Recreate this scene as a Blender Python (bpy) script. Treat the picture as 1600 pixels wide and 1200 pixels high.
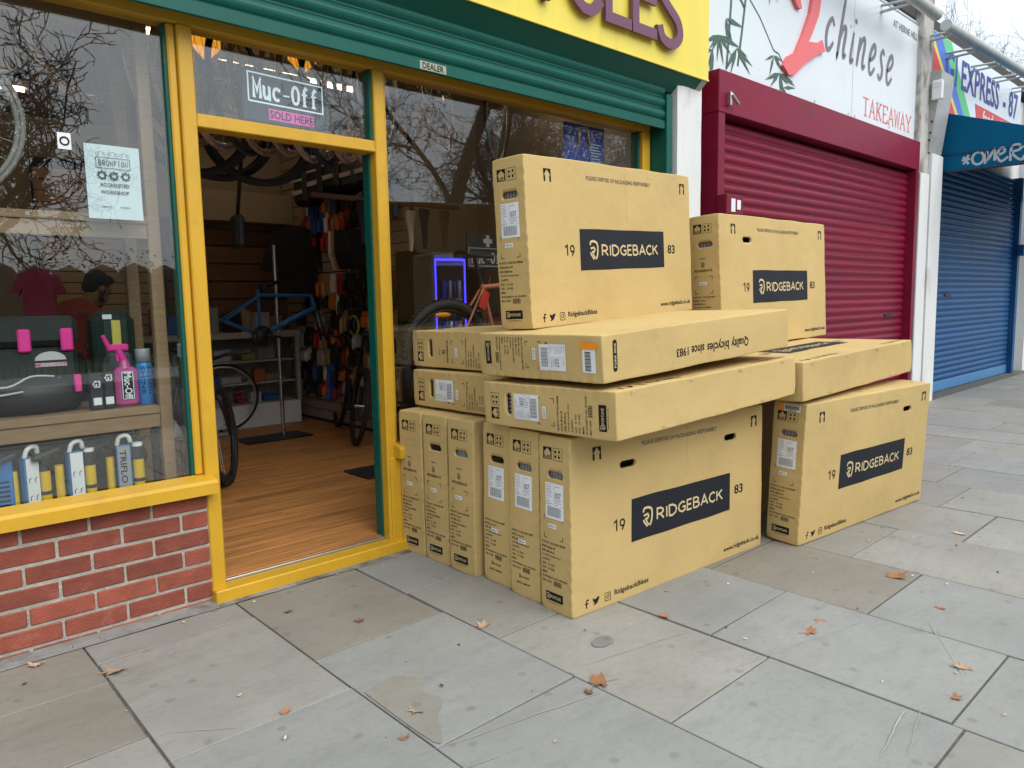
import bpy, bmesh, math, random
from math import sin, cos, pi, radians
from mathutils import Vector, Matrix, noise
from mathutils.geometry import tessellate_polygon
for o in list(bpy.data.objects): bpy.data.objects.remove(o)
S = bpy.context.scene
COL = S.collection
V = Vector
# ------------------------------------------------------------------ camera
yaw, pit, rol, F = radians(42.46), radians(6.38), radians(-1.036), 1145.4
cf = V((sin(yaw)*cos(pit), cos(yaw)*cos(pit), -sin(pit)))
cr0 = V((cos(yaw), -sin(yaw), 0)); cu0 = cr0.cross(cf)
cr = cos(rol)*cr0 + sin(rol)*cu0; cu = -sin(rol)*cr0 + cos(rol)*cu0
cam = bpy.data.cameras.new('camera'); camo = bpy.data.objects.new('camera', cam); COL.objects.link(camo)
cam.sensor_width = 36; cam.lens = 36*F/1600; cam.clip_start = .05; cam.clip_end = 600
camo.matrix_world = Matrix(((cr.x, cu.x, -cf.x, 0), (cr.y, cu.y, -cf.y, -3.145), (cr.z, cu.z, -cf.z, 1.27), (0, 0, 0, 1)))
S.camera = camo
# ------------------------------------------------------------------ overcast sky and weak soft sun
SUN_AZ, SUN_EL = radians(176), radians(44)
w = bpy.data.worlds.new('World'); S.world = w; w.use_nodes = True
nt = w.node_tree; nt.nodes.clear()
sky = nt.nodes.new('ShaderNodeTexSky'); sky.sky_type = 'NISHITA'; sky.sun_disc = False
sky.sun_elevation = SUN_EL; sky.sun_rotation = SUN_AZ; sky.air_density = 1.0; sky.dust_density = 4.0; sky.ozone_density = 1.0
hs = nt.nodes.new('ShaderNodeHueSaturation'); hs.inputs['Saturation'].default_value = .22
# even cloud cover, brighter towards the zenith as an overcast sky is: L = Lz (1 + 2 sin(elevation)) / 3
wtc = nt.nodes.new('ShaderNodeTexCoord'); sxyz = nt.nodes.new('ShaderNodeSeparateXYZ'); nt.links.new(wtc.outputs['Generated'], sxyz.inputs[0])
cie = nt.nodes.new('ShaderNodeMapRange'); cie.inputs[3].default_value = .50; cie.inputs[4].default_value = 1.0; nt.links.new(sxyz.outputs['Z'], cie.inputs[0])
cl = nt.nodes.new('ShaderNodeMix'); cl.data_type = 'RGBA'; cl.blend_type = 'MULTIPLY'; cl.inputs[0].default_value = 1; cl.inputs[6].default_value = (10.9, 12.2, 13.3, 1); nt.links.new(cie.outputs[0], cl.inputs[7])
mixw = nt.nodes.new('ShaderNodeMix'); mixw.data_type = 'RGBA'; mixw.inputs[0].default_value = .85
nt.links.new(cl.outputs[2], mixw.inputs[7])
bg = nt.nodes.new('ShaderNodeBackground'); bg.inputs['Strength'].default_value = .115
wo = nt.nodes.new('ShaderNodeOutputWorld')
nt.links.new(sky.outputs[0], hs.inputs['Color']); nt.links.new(hs.outputs[0], mixw.inputs[6])
nt.links.new(mixw.outputs[2], bg.inputs['Color']); nt.links.new(bg.outputs[0], wo.inputs['Surface'])
sl = bpy.data.lights.new('sun', 'SUN'); sl.energy = 1.5; sl.angle = radians(50); sl.color = (1, .965, .91)
so = bpy.data.objects.new('sun', sl); COL.objects.link(so)
sd = V((sin(SUN_AZ)*cos(SUN_EL), cos(SUN_AZ)*cos(SUN_EL), sin(SUN_EL)))
so.rotation_euler = sd.to_track_quat('Z', 'Y').to_euler(); so.location = (3, -8, 12)
vs = S.view_settings; vs.view_transform = 'Standard'; vs.look = 'None'; vs.gamma = 1; vs.exposure = 0.44; vs.use_curve_mapping = False
S.render.engine = 'CYCLES'
cy = S.cycles; cy.use_denoising = True; cy.max_bounces = 8; cy.diffuse_bounces = 4; cy.glossy_bounces = 4
cy.transparent_max_bounces = 16; cy.caustics_reflective = False; cy.caustics_refractive = False; cy.sample_clamp_indirect = 6
# ------------------------------------------------------------------ helpers
rnd = random.Random(7)
def link(o, parent=None):
    COL.objects.link(o)
    if parent: o.parent = parent
    return o
def tag(o, label=None, cat=None, group=None, kind=None):
    if label: o['label'] = label
    if cat: o['category'] = cat
    if group: o['group'] = group
    if kind: o['kind'] = kind
    return o
def thing(name, label, cat, loc=(0, 0, 0), rz=0, group=None):
    o = bpy.data.objects.new(name, None); link(o); o.location = loc; o.rotation_euler = (0, 0, rz); o.empty_display_size = .1
    return tag(o, label, cat, group)
def copy_tree(o, parent=None):
    c = o.copy(); link(c)
    c.parent = parent
    for ch in list(o.children): copy_tree(ch, c)
    return c
_txt = {}
def text_geo(s, res=2):
    k = (s, res)
    if k not in _txt:
        cu_ = bpy.data.curves.new('t', 'FONT'); cu_.body = s; cu_.resolution_u = res; cu_.size = 1; cu_.offset = .018
        ob = bpy.data.objects.new('t', cu_); COL.objects.link(ob)
        me = bpy.data.meshes.new_from_object(ob.evaluated_get(bpy.context.evaluated_depsgraph_get()))
        vs_ = [v.co.copy() for v in me.vertices]; fs_ = [tuple(p.vertices) for p in me.polygons]
        bpy.data.objects.remove(ob); bpy.data.curves.remove(cu_); bpy.data.meshes.remove(me)
        x0 = min(v.x for v in vs_); x1 = max(v.x for v in vs_); y0 = min(v.y for v in vs_); y1 = max(v.y for v in vs_)
        _txt[k] = ([((v.x-x0)/(x1-x0), (v.y-y0)/(y1-y0)) for v in vs_], fs_, (x1-x0)/(y1-y0))
    return _txt[k]
def catmull(pts, n=5):
    P = [pts[0]]+list(pts)+[pts[-1]]; out = []
    for i in range(1, len(P)-2):
        a, b, c, d = [V((*p, 0)) if len(p) == 2 else V(p) for p in P[i-1:i+3]]
        for j in range(n):
            t = j/n
            out.append(.5*((2*b)+(c-a)*t+(2*a-5*b+4*c-d)*t*t+(3*b-a-3*c+d)*t**3))
    out.append(V((*P[-2], 0)) if len(P[-2]) == 2 else V(P[-2]))
    return [tuple(p) for p in out] if len(pts[0]) == 3 else [(p.x, p.y) for p in out]
class MB:
    def __init__(s): s.v = []; s.f = []; s.m = []; s.s = []
    def add(s, vs_, fs_, M=None, mi=0, sm=False):
        b = len(s.v)
        s.v += [tuple(M @ V(v)) for v in vs_] if M else [tuple(v) for v in vs_]
        for f_ in fs_: s.f.append(tuple(b+i for i in f_)); s.m.append(mi); s.s.append(sm)
        return s
    def box(s, x0, x1, y0, y1, z0, z1, c=0, M=None, mi=0):
        if x1 < x0: x0, x1 = x1, x0
        if y1 < y0: y0, y1 = y1, y0
        if z1 < z0: z0, z1 = z1, z0
        if c <= 0:
            vs_ = [(x, y, z) for x in (x0, x1) for y in (y0, y1) for z in (z0, z1)]
            return s.add(vs_, [(0, 1, 3, 2), (4, 6, 7, 5), (0, 4, 5, 1), (2, 3, 7, 6), (0, 2, 6, 4), (1, 5, 7, 3)], M, mi)
        c = min(c, (x1-x0)*.45, (y1-y0)*.45, (z1-z0)*.45)
        vs_ = []; idx = {}
        lo = (x0, y0, z0); hi = (x1, y1, z1)
        for i in (0, 1):
            for j in (0, 1):
                for k in (0, 1):
                    co = [hi[a] if (i, j, k)[a] else lo[a] for a in range(3)]
                    for ax in range(3):
                        p = list(co)
                        for a in range(3):
                            if a != ax: p[a] += -c if (i, j, k)[a] else c
                        idx[(i, j, k, ax)] = len(vs_); vs_.append(p)
        fs_ = []
        for ax in range(3):
            a, b = [t for t in range(3) if t != ax]
            for sgn in (0, 1):
                q = []
                for (u, v_) in ((0, 0), (1, 0), (1, 1), (0, 1)):
                    k = [0, 0, 0]; k[ax] = sgn; k[a] = u; k[b] = v_; q.append(idx[(*k, ax)])
                fs_.append(q if (sgn == 1) == (ax != 1) else q[::-1])
        for ax in range(3):
            a, b = [t for t in range(3) if t != ax]
            for u in (0, 1):
                for v_ in (0, 1):
                    k0 = [0, 0, 0]; k0[a] = u; k0[b] = v_; k1 = list(k0); k1[ax] = 1
                    fs_.append([idx[(*k0, a)], idx[(*k1, a)], idx[(*k1, b)], idx[(*k0, b)]])
        for i in (0, 1):
            for j in (0, 1):
                for k in (0, 1): fs_.append([idx[(i, j, k, 0)], idx[(i, j, k, 1)], idx[(i, j, k, 2)]])
        return s.add(vs_, fs_, M, mi)
    def cyl(s, p0, p1, r0, r1=None, n=12, caps=True, mi=0, sm=True):
        r1 = r0 if r1 is None else r1
        p0 = V(p0); p1 = V(p1); d = (p1-p0).normalized(); a = d.orthogonal().normalized(); b = d.cross(a)
        vs_ = [p+(a*cos(2*pi*i/n)+b*sin(2*pi*i/n))*r for p, r in ((p0, r0), (p1, r1)) for i in range(n)]
        s.add(vs_, [(i, (i+1) % n, n+(i+1) % n, n+i) for i in range(n)], None, mi, sm)
        if caps: s.add(vs_, [tuple(range(n))[::-1], tuple(range(n, 2*n))], None, mi)
        return s
    def tube(s, pts, r, n=8, closed=False, mi=0, caps=True):
        pts = [V(p) for p in pts]; N = len(pts); rr = r if isinstance(r, (list, tuple)) else [r]*N
        vs_ = []; pa = None
        for i, p in enumerate(pts):
            t = (pts[(i+1) % N]-pts[i-1]) if (closed or 0 < i < N-1) else (pts[1]-pts[0] if i == 0 else pts[-1]-pts[-2])
            t.normalize()
            a = t.orthogonal().normalized() if pa is None else (pa-t*pa.dot(t)).normalized()
            pa = a; b = t.cross(a)
            vs_ += [p+(a*cos(2*pi*k/n)+b*sin(2*pi*k/n))*rr[i] for k in range(n)]
        fs_ = [(i*n+k, i*n+(k+1) % n, ((i+1) % N)*n+(k+1) % n, ((i+1) % N)*n+k) for i in range(N if closed else N-1) for k in range(n)]
        if caps and not closed: fs_ += [tuple(range(n))[::-1], tuple(range((N-1)*n, N*n))]
        return s.add(vs_, fs_, None, mi, True)
    def ring(s, c, nrm, R, r, nR=40, n=8, sq=1.0, mi=0, a0=0, a1=2*pi):
        c = V(c); d = V(nrm).normalized(); a = d.orthogonal().normalized(); b = d.cross(a)
        vs_ = []; full = abs(a1-a0-2*pi) < 1e-6; K = nR if full else nR+1
        for i in range(K):
            t = a0+(a1-a0)*i/nR; e = a*cos(t)+b*sin(t)
            for k in range(n):
                u = 2*pi*k/n; vs_.append(c+e*(R+r*cos(u))+d*(r*sq*sin(u)))
        fs_ = [(i*n+k, ((i+1) % K)*n+k, ((i+1) % K)*n+(k+1) % n, i*n+(k+1) % n) for i in range(nR) for k in range(n)]
        return s.add(vs_, fs_, None, mi, True)
    def ell(s, c, r, M=None, n=14, m=9, mi=0):
        r = (r, r, r) if not isinstance(r, (tuple, list)) else r
        vs_ = [(c[0], c[1], c[2]+r[2])]
        for j in range(1, m):
            t = pi*j/m
            vs_ += [(c[0]+r[0]*sin(t)*cos(2*pi*i/n), c[1]+r[1]*sin(t)*sin(2*pi*i/n), c[2]+r[2]*cos(t)) for i in range(n)]
        vs_.append((c[0], c[1], c[2]-r[2])); L = len(vs_)-1
        fs_ = [(0, 1+i, 1+(i+1) % n) for i in range(n)]
        for j in range(m-2): fs_ += [(1+j*n+i, 1+(j+1)*n+i, 1+(j+1)*n+(i+1) % n, 1+j*n+(i+1) % n) for i in range(n)]
        fs_ += [(L, 1+(m-2)*n+(i+1) % n, 1+(m-2)*n+i) for i in range(n)]
        return s.add(vs_, fs_, M, mi, True)
    def lathe(s, prof, c=(0, 0, 0), n=18, mi=0):
        vs_ = [(c[0]+r*cos(2*pi*i/n), c[1]+r*sin(2*pi*i/n), c[2]+z) for r, z in prof for i in range(n)]
        fs_ = [(j*n+i, j*n+(i+1) % n, (j+1)*n+(i+1) % n, (j+1)*n+i) for j in range(len(prof)-1) for i in range(n)]
        fs_ += [tuple(range(n))[::-1], tuple(range((len(prof)-1)*n, len(prof)*n))]
        return s.add(vs_, fs_, None, mi, True)
    def poly(s, loops, fn, d=0.0, mi=0):
        """loops: outer (and holes) of 2-D points; fn(u,v,w)->3-D; d: thickness along w"""
        if not isinstance(loops[0][0], (tuple, list)): loops = [loops]
        tri = tessellate_polygon([[V((u, v, 0)) for u, v in l] for l in loops])
        flat = [p for l in loops for p in l]; n = len(flat)
        vs_ = [fn(u, v, 0) for u, v in flat]
        if d == 0: return s.add(vs_, [tuple(t) for t in tri], None, mi)
        vs_ += [fn(u, v, d) for u, v in flat]
        fs_ = [tuple(t) for t in tri]+[tuple(i+n for i in t)[::-1] for t in tri]; b = 0
        for l in loops:
            k = len(l); fs_ += [(b+i, b+(i+1) % k, n+b+(i+1) % k, n+b+i) for i in range(k)]; b += k
        return s.add(vs_, fs_, None, mi)
    def stroke(s, pts, wd, fn, d=0.0, mi=0, off=0.0):
        L = []; R_ = []; N = len(pts)
        for i in range(N):
            p = V(pts[i]).to_2d(); a = V(pts[max(i-1, 0)]).to_2d(); b = V(pts[min(i+1, N-1)]).to_2d()
            d1 = (p-a); d2 = (b-p)
            if d1.length < 1e-9: d1 = d2
            if d2.length < 1e-9: d2 = d1
            d1 = d1.normalized(); d2 = d2.normalized(); t = d1+d2
            t = t.normalized() if t.length > .2 else d1
            k = 1/max(.45, t.dot(d1)); w_ = (wd[i] if isinstance(wd, (list, tuple)) else wd)/2*k
            nrm = V((-t.y, t.x)); L.append(p+nrm*w_); R_.append(p-nrm*w_)
        vs_ = [fn(p.x, p.y, off) for p in L+R_]; fs_ = [(i, i+1, N+i+1, N+i) for i in range(N-1)]
        if d:
            vs_ += [fn(p.x, p.y, off+d) for p in L+R_]; M_ = 2*N
            fs_ += [(M_+i, M_+N+i, M_+N+i+1, M_+i+1) for i in range(N-1)]
            fs_ += [(i, M_+i, M_+i+1, i+1) for i in range(N-1)]+[(N+i, N+i+1, M_+N+i+1, M_+N+i) for i in range(N-1)]
            fs_ += [(0, N, M_+N, M_), (N-1, M_+N-1, M_+2*N-1, 2*N-1)]
        return s.add(vs_, fs_, None, mi)
    def text(s, t, u0, v0, wd, ht, fn, res=2, mi=0, off=0.0, shear=0):
        p, f_, asp = text_geo(t, res)
        if wd is None: wd = ht*asp
        return s.add([fn(u0+(x+shear*y*ht/wd)*wd, v0+y*ht, off) for x, y in p], f_, None, mi)
    def mesh(s, name='m'):
        me = bpy.data.meshes.new(name); me.from_pydata(s.v, [], s.f)
        me.polygons.foreach_set('material_index', s.m); me.polygons.foreach_set('use_smooth', s.s)
        me.update(); return me
    def build(s, name, mats, parent=None, loc=None, rot=None, norm=False):
        me = s.mesh(name)
        if norm:
            bm = bmesh.new(); bm.from_mesh(me); bmesh.ops.recalc_face_normals(bm, faces=bm.faces); bm.to_mesh(me); bm.free()
        for m_ in (mats if isinstance(mats, (list, tuple)) else [mats]): me.materials.append(m_)
        o = bpy.data.objects.new(name, me); link(o, parent)
        if loc is not None: o.location = loc
        if rot is not None: o.rotation_euler = rot
        return o
def inst(name, me, parent=None, loc=(0, 0, 0), rot=(0, 0, 0), sc=None):
    o = bpy.data.objects.new(name, me); link(o, parent); o.location = loc; o.rotation_euler = rot
    if sc: o.scale = sc
    return o
# ------------------------------------------------------------------ materials
def mk(name, col, rough=.6, metal=0., var=.08, scale=6., bump=0., bscale=80., col2=None, c2scale=2., c2lo=.5, c2hi=.65, c2amt=1., rv=0., spec=.5, emit=None, stretch=None, coat=0.):
    m = bpy.data.materials.new(name); m.use_nodes = True; t = m.node_tree; N = t.nodes; L = t.links
    b = N['Principled BSDF']; b.inputs['Roughness'].default_value = rough; b.inputs['Metallic'].default_value = metal
    b.inputs['Specular IOR Level'].default_value = spec; b.inputs['Coat Weight'].default_value = coat
    tc = N.new('ShaderNodeTexCoord'); oi = N.new('ShaderNodeObjectInfo')
    ad = N.new('ShaderNodeVectorMath'); ad.operation = 'MULTIPLY_ADD'
    ad.inputs[1].default_value = stretch or (1, 1, 1)
    sc_ = N.new('ShaderNodeVectorMath'); sc_.operation = 'SCALE'; sc_.inputs[0].default_value = (37, 61, 23)
    L.new(oi.outputs['Random'], sc_.inputs['Scale']); L.new(tc.outputs['Object'], ad.inputs[0]); L.new(sc_.outputs[0], ad.inputs[2])
    def noi(s_, det=5, r=.6):
        n_ = N.new('ShaderNodeTexNoise'); n_.inputs['Scale'].default_value = s_; n_.inputs['Detail'].default_value = det; n_.inputs['Roughness'].default_value = r
        L.new(ad.outputs[0], n_.inputs['Vector']); return n_
    n1 = noi(scale)
    hsv = N.new('ShaderNodeHueSaturation'); hsv.inputs['Color'].default_value = (*col, 1)
    mr = N.new('ShaderNodeMapRange'); mr.inputs[1].default_value = .25; mr.inputs[2].default_value = .75; mr.inputs[3].default_value = 1-var; mr.inputs[4].default_value = 1+var
    L.new(n1.outputs['Fac'], mr.inputs[0]); val = mr.outputs[0]
    if rv:
        m2 = N.new('ShaderNodeMapRange'); m2.inputs[3].default_value = 1-rv; m2.inputs[4].default_value = 1+rv
        L.new(oi.outputs['Random'], m2.inputs[0]); mu = N.new('ShaderNodeMath'); mu.operation = 'MULTIPLY'
        L.new(val, mu.inputs[0]); L.new(m2.outputs[0], mu.inputs[1]); val = mu.outputs[0]
    L.new(val, hsv.inputs['Value']); colo = hsv.outputs[0]
    if col2:
        n2 = noi(c2scale, 8, .65); cr_ = N.new('ShaderNodeMapRange'); cr_.inputs[1].default_value = c2lo; cr_.inputs[2].default_value = c2hi; cr_.inputs[4].default_value = c2amt
        L.new(n2.outputs['Fac'], cr_.inputs[0]); mx = N.new('ShaderNodeMix'); mx.data_type = 'RGBA'; mx.inputs[7].default_value = (*col2, 1)
        L.new(cr_.outputs[0], mx.inputs[0]); L.new(colo, mx.inputs[6]); colo = mx.outputs[2]
    L.new(colo, b.inputs['Base Color'])
    if bump:
        n3 = noi(bscale, 4); bp = N.new('ShaderNodeBump'); bp.inputs['Strength'].default_value = bump; bp.inputs['Distance'].default_value = .01
        L.new(n3.outputs['Fac'], bp.inputs['Height']); L.new(bp.outputs[0], b.inputs['Normal'])
    rr = N.new('ShaderNodeMapRange'); rr.inputs[3].default_value = max(rough-.1, .02); rr.inputs[4].default_value = min(rough+.1, 1)
    L.new(n1.outputs['Fac'], rr.inputs[0]); L.new(rr.outputs[0], b.inputs['Roughness'])
    if emit:
        b.inputs['Emission Color'].default_value = (*emit[:3], 1); b.inputs['Emission Strength'].default_value = emit[3]
    return m
def glass_mat(name, f0, tint=(.96, .98, .97)):
    m = bpy.data.materials.new(name); m.use_nodes = True; t = m.node_tree; N = t.nodes; L = t.links; N.clear()
    lw = N.new('ShaderNodeLayerWeight'); lw.inputs['Blend'].default_value = .5
    pw = N.new('ShaderNodeMath'); pw.operation = 'POWER'; pw.inputs[1].default_value = 5; L.new(lw.outputs['Facing'], pw.inputs[0])
    ma = N.new('ShaderNodeMath'); ma.operation = 'MULTIPLY_ADD'; ma.inputs[1].default_value = 1-f0; ma.inputs[2].default_value = f0; L.new(pw.outputs[0], ma.inputs[0])
    tr = N.new('ShaderNodeBsdfTransparent'); tr.inputs[0].default_value = (*tint, 1)
    gl = N.new('ShaderNodeBsdfGlossy'); gl.inputs['Roughness'].default_value = 0.0; gl.inputs[0].default_value = (1, 1, 1, 1)
    tc = N.new('ShaderNodeTexCoord'); nz = N.new('ShaderNodeTexNoise'); nz.inputs['Scale'].default_value = 1.3; nz.inputs['Detail'].default_value = 1
    bp = N.new('ShaderNodeBump'); bp.inputs['Strength'].default_value = .012; bp.inputs['Distance'].default_value = .05
    L.new(tc.outputs['Object'], nz.inputs['Vector']); L.new(nz.outputs['Fac'], bp.inputs['Height']); L.new(bp.outputs[0], gl.inputs['Normal'])
    mx = N.new('ShaderNodeMixShader'); L.new(ma.outputs[0], mx.inputs[0]); L.new(tr.outputs[0], mx.inputs[1]); L.new(gl.outputs[0], mx.inputs[2])
    out = N.new('ShaderNodeOutputMaterial'); L.new(mx.outputs[0], out.inputs[0]); return m
M = {}
def stone(name, col, warm, seed):
    m = mk(name, col, .68, var=.13, scale=2.2, col2=warm, c2scale=1.3, c2lo=.46, c2hi=.74, c2amt=.65, rv=.07, spec=.3)
    t = m.node_tree; N = t.nodes; L = t.links; b = N['Principled BSDF']; vec = [n for n in N if n.type == 'VECT_MATH' and n.operation == 'MULTIPLY_ADD'][0].outputs[0]
    src = b.inputs['Base Color'].links[0].from_socket
    def layer(fac, c):
        nonlocal src
        mx = N.new('ShaderNodeMix'); mx.data_type = 'RGBA'; mx.inputs[7].default_value = (*c, 1); L.new(fac, mx.inputs[0]); L.new(src, mx.inputs[6]); src = mx.outputs[2]
    def nz(sc, det, lo, hi, amt, stretch=None, rot=0):
        v = vec
        if stretch:
            mp = N.new('ShaderNodeMapping'); mp.inputs['Scale'].default_value = stretch; mp.inputs['Rotation'].default_value = (0, 0, rot); L.new(vec, mp.inputs[0]); v = mp.outputs[0]
        n_ = N.new('ShaderNodeTexNoise'); n_.inputs['Scale'].default_value = sc; n_.inputs['Detail'].default_value = det; n_.inputs['Roughness'].default_value = .7; L.new(v, n_.inputs['Vector'])
        r_ = N.new('ShaderNodeMapRange'); r_.inputs[1].default_value = lo; r_.inputs[2].default_value = hi; r_.inputs[4].default_value = amt; L.new(n_.outputs['Fac'], r_.inputs[0]); return r_.outputs[0], n_.outputs['Fac']
    layer(nz(5, 9, .5, .8, .55, (1, 3.5, 1), .5+seed)[0], tuple(c*.68 for c in col))       # bedding streaks
    layer(nz(38, 5, .52, .8, .5)[0], tuple(c*.62 for c in col))                              # mottling
    layer(nz(120, 3, .62, .8, .5)[0], tuple(min(c*1.45, .7) for c in col))                   # pale grit
    vo = N.new('ShaderNodeTexVoronoi'); vo.voronoi_dimensions = '2D'; vo.inputs['Scale'].default_value = 3.4; L.new(vec, vo.inputs['Vector'])
    r_ = N.new('ShaderNodeMapRange'); r_.inputs[1].default_value = .06; r_.inputs[2].default_value = .035; r_.inputs[4].default_value = .38; L.new(vo.outputs['Distance'], r_.inputs[0]); layer(r_.outputs[0], tuple(c*.5 for c in col))   # old gum
    layer(nz(2.4, 10, .60, .66, .35)[0], tuple(c*.72 for c in warm))                         # damp stain edges
    L.new(src, b.inputs['Base Color'])
    h1 = nz(26, 8, 0, 1, 1)[1]; bp = N.new('ShaderNodeBump'); bp.inputs['Strength'].default_value = .35; bp.inputs['Distance'].default_value = .006; L.new(h1, bp.inputs['Height']); L.new(bp.outputs[0], b.inputs['Normal'])
    return m
M['slab'] = stone('flagstone', (.288, .275, .248), (.24, .222, .19), 0)
M['slab_blue'] = stone('flagstone_blue', (.272, .27, .256), (.296, .286, .258), .6)
M['slab_brown'] = stone('flagstone_brown', (.25, .224, .185), (.268, .256, .23), 1.1)
M['joint'] = mk('paving_joint', (.125, .115, .10), .9, var=.4, scale=20, bump=.4, bscale=120)
M['asphalt'] = mk('asphalt', (.05, .05, .052), .85, var=.2, scale=30, bump=.3, bscale=200)
M['kerb'] = mk('kerb_stone', (.26, .25, .24), .8, var=.15, bump=.2)
M['mortar'] = mk('mortar', (.43, .405, .345), .92, var=.22, scale=25, bump=.7, bscale=110, col2=(.26, .23, .18), c2scale=5, c2lo=.5, c2hi=.72, c2amt=.6)
M['brick'] = mk('red_brick', (.27, .068, .042), .85, var=.25, scale=14, bump=.5, bscale=110, col2=(.36, .24, .19), c2scale=7, c2lo=.58, c2hi=.76, c2amt=.55, rv=.22)
M['yellow'] = mk('yellow_paint', (.615, .345, .02), .42, var=.07, scale=5, bump=.12, bscale=22, col2=(.36, .21, .04), c2scale=6, c2lo=.58, c2hi=.78, c2amt=.6)
M['fascia'] = mk('yellow_fascia', (.82, .66, .09), .33, var=.03, scale=2, col2=(.62, .49, .12), c2scale=1.2, c2lo=.55, c2hi=.8, c2amt=.4, stretch=(3, 1, .5))
M['green'] = mk('green_paint', (.004, .092, .068), .4, var=.1, scale=5, col2=(.02, .11, .09), c2scale=4, c2lo=.55, c2hi=.75, c2amt=.5, spec=.28)
M['plum'] = mk('plum_letter', (.15, .05, .10), .4, var=.04)
M['white_paint'] = mk('white_render', (.72, .72, .71), .7, var=.06, scale=4, bump=.25, bscale=18, col2=(.38, .35, .31), c2scale=5, c2lo=.58, c2hi=.72, c2amt=.55, stretch=(1, 1, .35))
M['concrete'] = mk('peeling_concrete', (.46, .44, .41), .9, var=.2, scale=7, bump=.6, bscale=22, col2=(.16, .135, .11), c2scale=6, c2lo=.5, c2hi=.62, c2amt=.85, stretch=(1, 1, .5))
M['red'] = mk('crimson_paint', (.20, .009, .032), .42, var=.12, scale=3, col2=(.13, .015, .03), c2scale=4, c2lo=.52, c2hi=.75, c2amt=.6, spec=.2, stretch=(1, 1, 2.5), rv=.09)
M['blue'] = mk('blue_paint', (.018, .098, .26), .45, var=.14, scale=3, col2=(.05, .09, .14), c2scale=3, c2lo=.5, c2hi=.72, c2amt=.5, spec=.15, stretch=(1, 1, 2.5), rv=.09)
M['awning'] = mk('awning_canvas', (.002, .095, .205), .8, var=.1, scale=4, bump=.1, bscale=200, spec=.1)
M['sign_white'] = mk('sign_panel_white', (.70, .75, .79), .3, var=.03, scale=1.5, col2=(.55, .58, .6), c2scale=2, c2lo=.6, c2hi=.8, c2amt=.4)
M['ink'] = mk('black_ink', (.010, .010, .011), .7, spec=.2, var=.1)
M['panel_ink'] = mk('charcoal_print', (.013, .015, .021), .6, spec=.25, var=.08, scale=3)
M['card_print'] = mk('bare_card_lettering', (.60, .47, .25), .75, var=.04)
M['paper'] = mk('white_label', (.78, .80, .84), .45, var=.03)
M['paper_line'] = mk('label_print', (.16, .165, .18), .5, var=.1)
M['orange'] = mk('orange_sticker', (.9, .3, .02), .5, var=.05)
M['torn'] = mk('torn_paper', (.5, .39, .22), .9, var=.15, scale=40)
M['steel'] = mk('steel', (.55, .55, .55), .28, 1., var=.05)
M['grey_metal'] = mk('grey_metal', (.40, .41, .41), .5, .2, var=.1, col2=(.25, .22, .18), c2scale=6, c2amt=.5)
M['galv'] = mk('galvanised_tube', (.46, .48, .45), .5, .3, var=.12, scale=8, col2=(.25, .25, .2), c2scale=6, c2lo=.55, c2hi=.7, c2amt=.5)
M['black'] = mk('black_plastic', (.012, .012, .013), .45, var=.1)
M['rubber'] = mk('tyre_rubber', (.018, .018, .02), .7, var=.1, bump=.3, bscale=160)
M['roof'] = mk('roof_felt', (.06, .055, .055), .9, var=.2, bump=.3)
M['wood'] = mk('shelf_timber', (.27, .17, .09), .6, var=.22, scale=9, stretch=(1, 6, 6), bump=.15, bscale=30)
M['board'] = mk('floor_board', (.50, .215, .062), .5, var=.32, scale=5, stretch=(.6, 9, 1), bump=.12, bscale=14, col2=(.12, .075, .045), c2scale=2.6, c2lo=.5, c2hi=.74, c2amt=.8, rv=.12)
M['cream'] = mk('cream_wall', (.33, .27, .19), .8, var=.06)
M['slatwall'] = mk('slatwall_board', (.42, .33, .25), .55, var=.06, scale=3)
M['darkwood'] = mk('dark_timber', (.16, .075, .035), .6, var=.25, scale=6, stretch=(1, 8, 8))
M['dark'] = mk('dark_board', (.02, .018, .017), .7)
M['glass'] = glass_mat('window_glass', .075)
M['glass_int'] = glass_mat('counter_glass', .04)
M['white'] = mk('white_plastic', (.78, .78, .78), .4, var=.03)
M['alu'] = mk('aluminium', (.62, .62, .6), .35, .9, var=.06)
M['leaf'] = mk('dry_leaf', (.34, .15, .07), .8, var=.3, scale=30, rv=.35, bump=.4, bscale=90)
M['leaf_pale'] = mk('pale_dry_leaf', (.55, .36, .23), .8, var=.25, scale=30, rv=.25)
M['bark'] = mk('bark', (.035, .03, .027), .9, var=.3, scale=8, bump=.6, bscale=20)
M['twig'] = mk('twig', (.025, .021, .02), .9, var=.2)
M['hedge'] = mk('hedge_leaf', (.016, .022, .012), .8, var=.5, scale=5)
M['park_green'] = mk('railing_paint', (.012, .05, .03), .5)
M['grass'] = mk('grass', (.05, .08, .025), .9, var=.3, scale=12)
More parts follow.
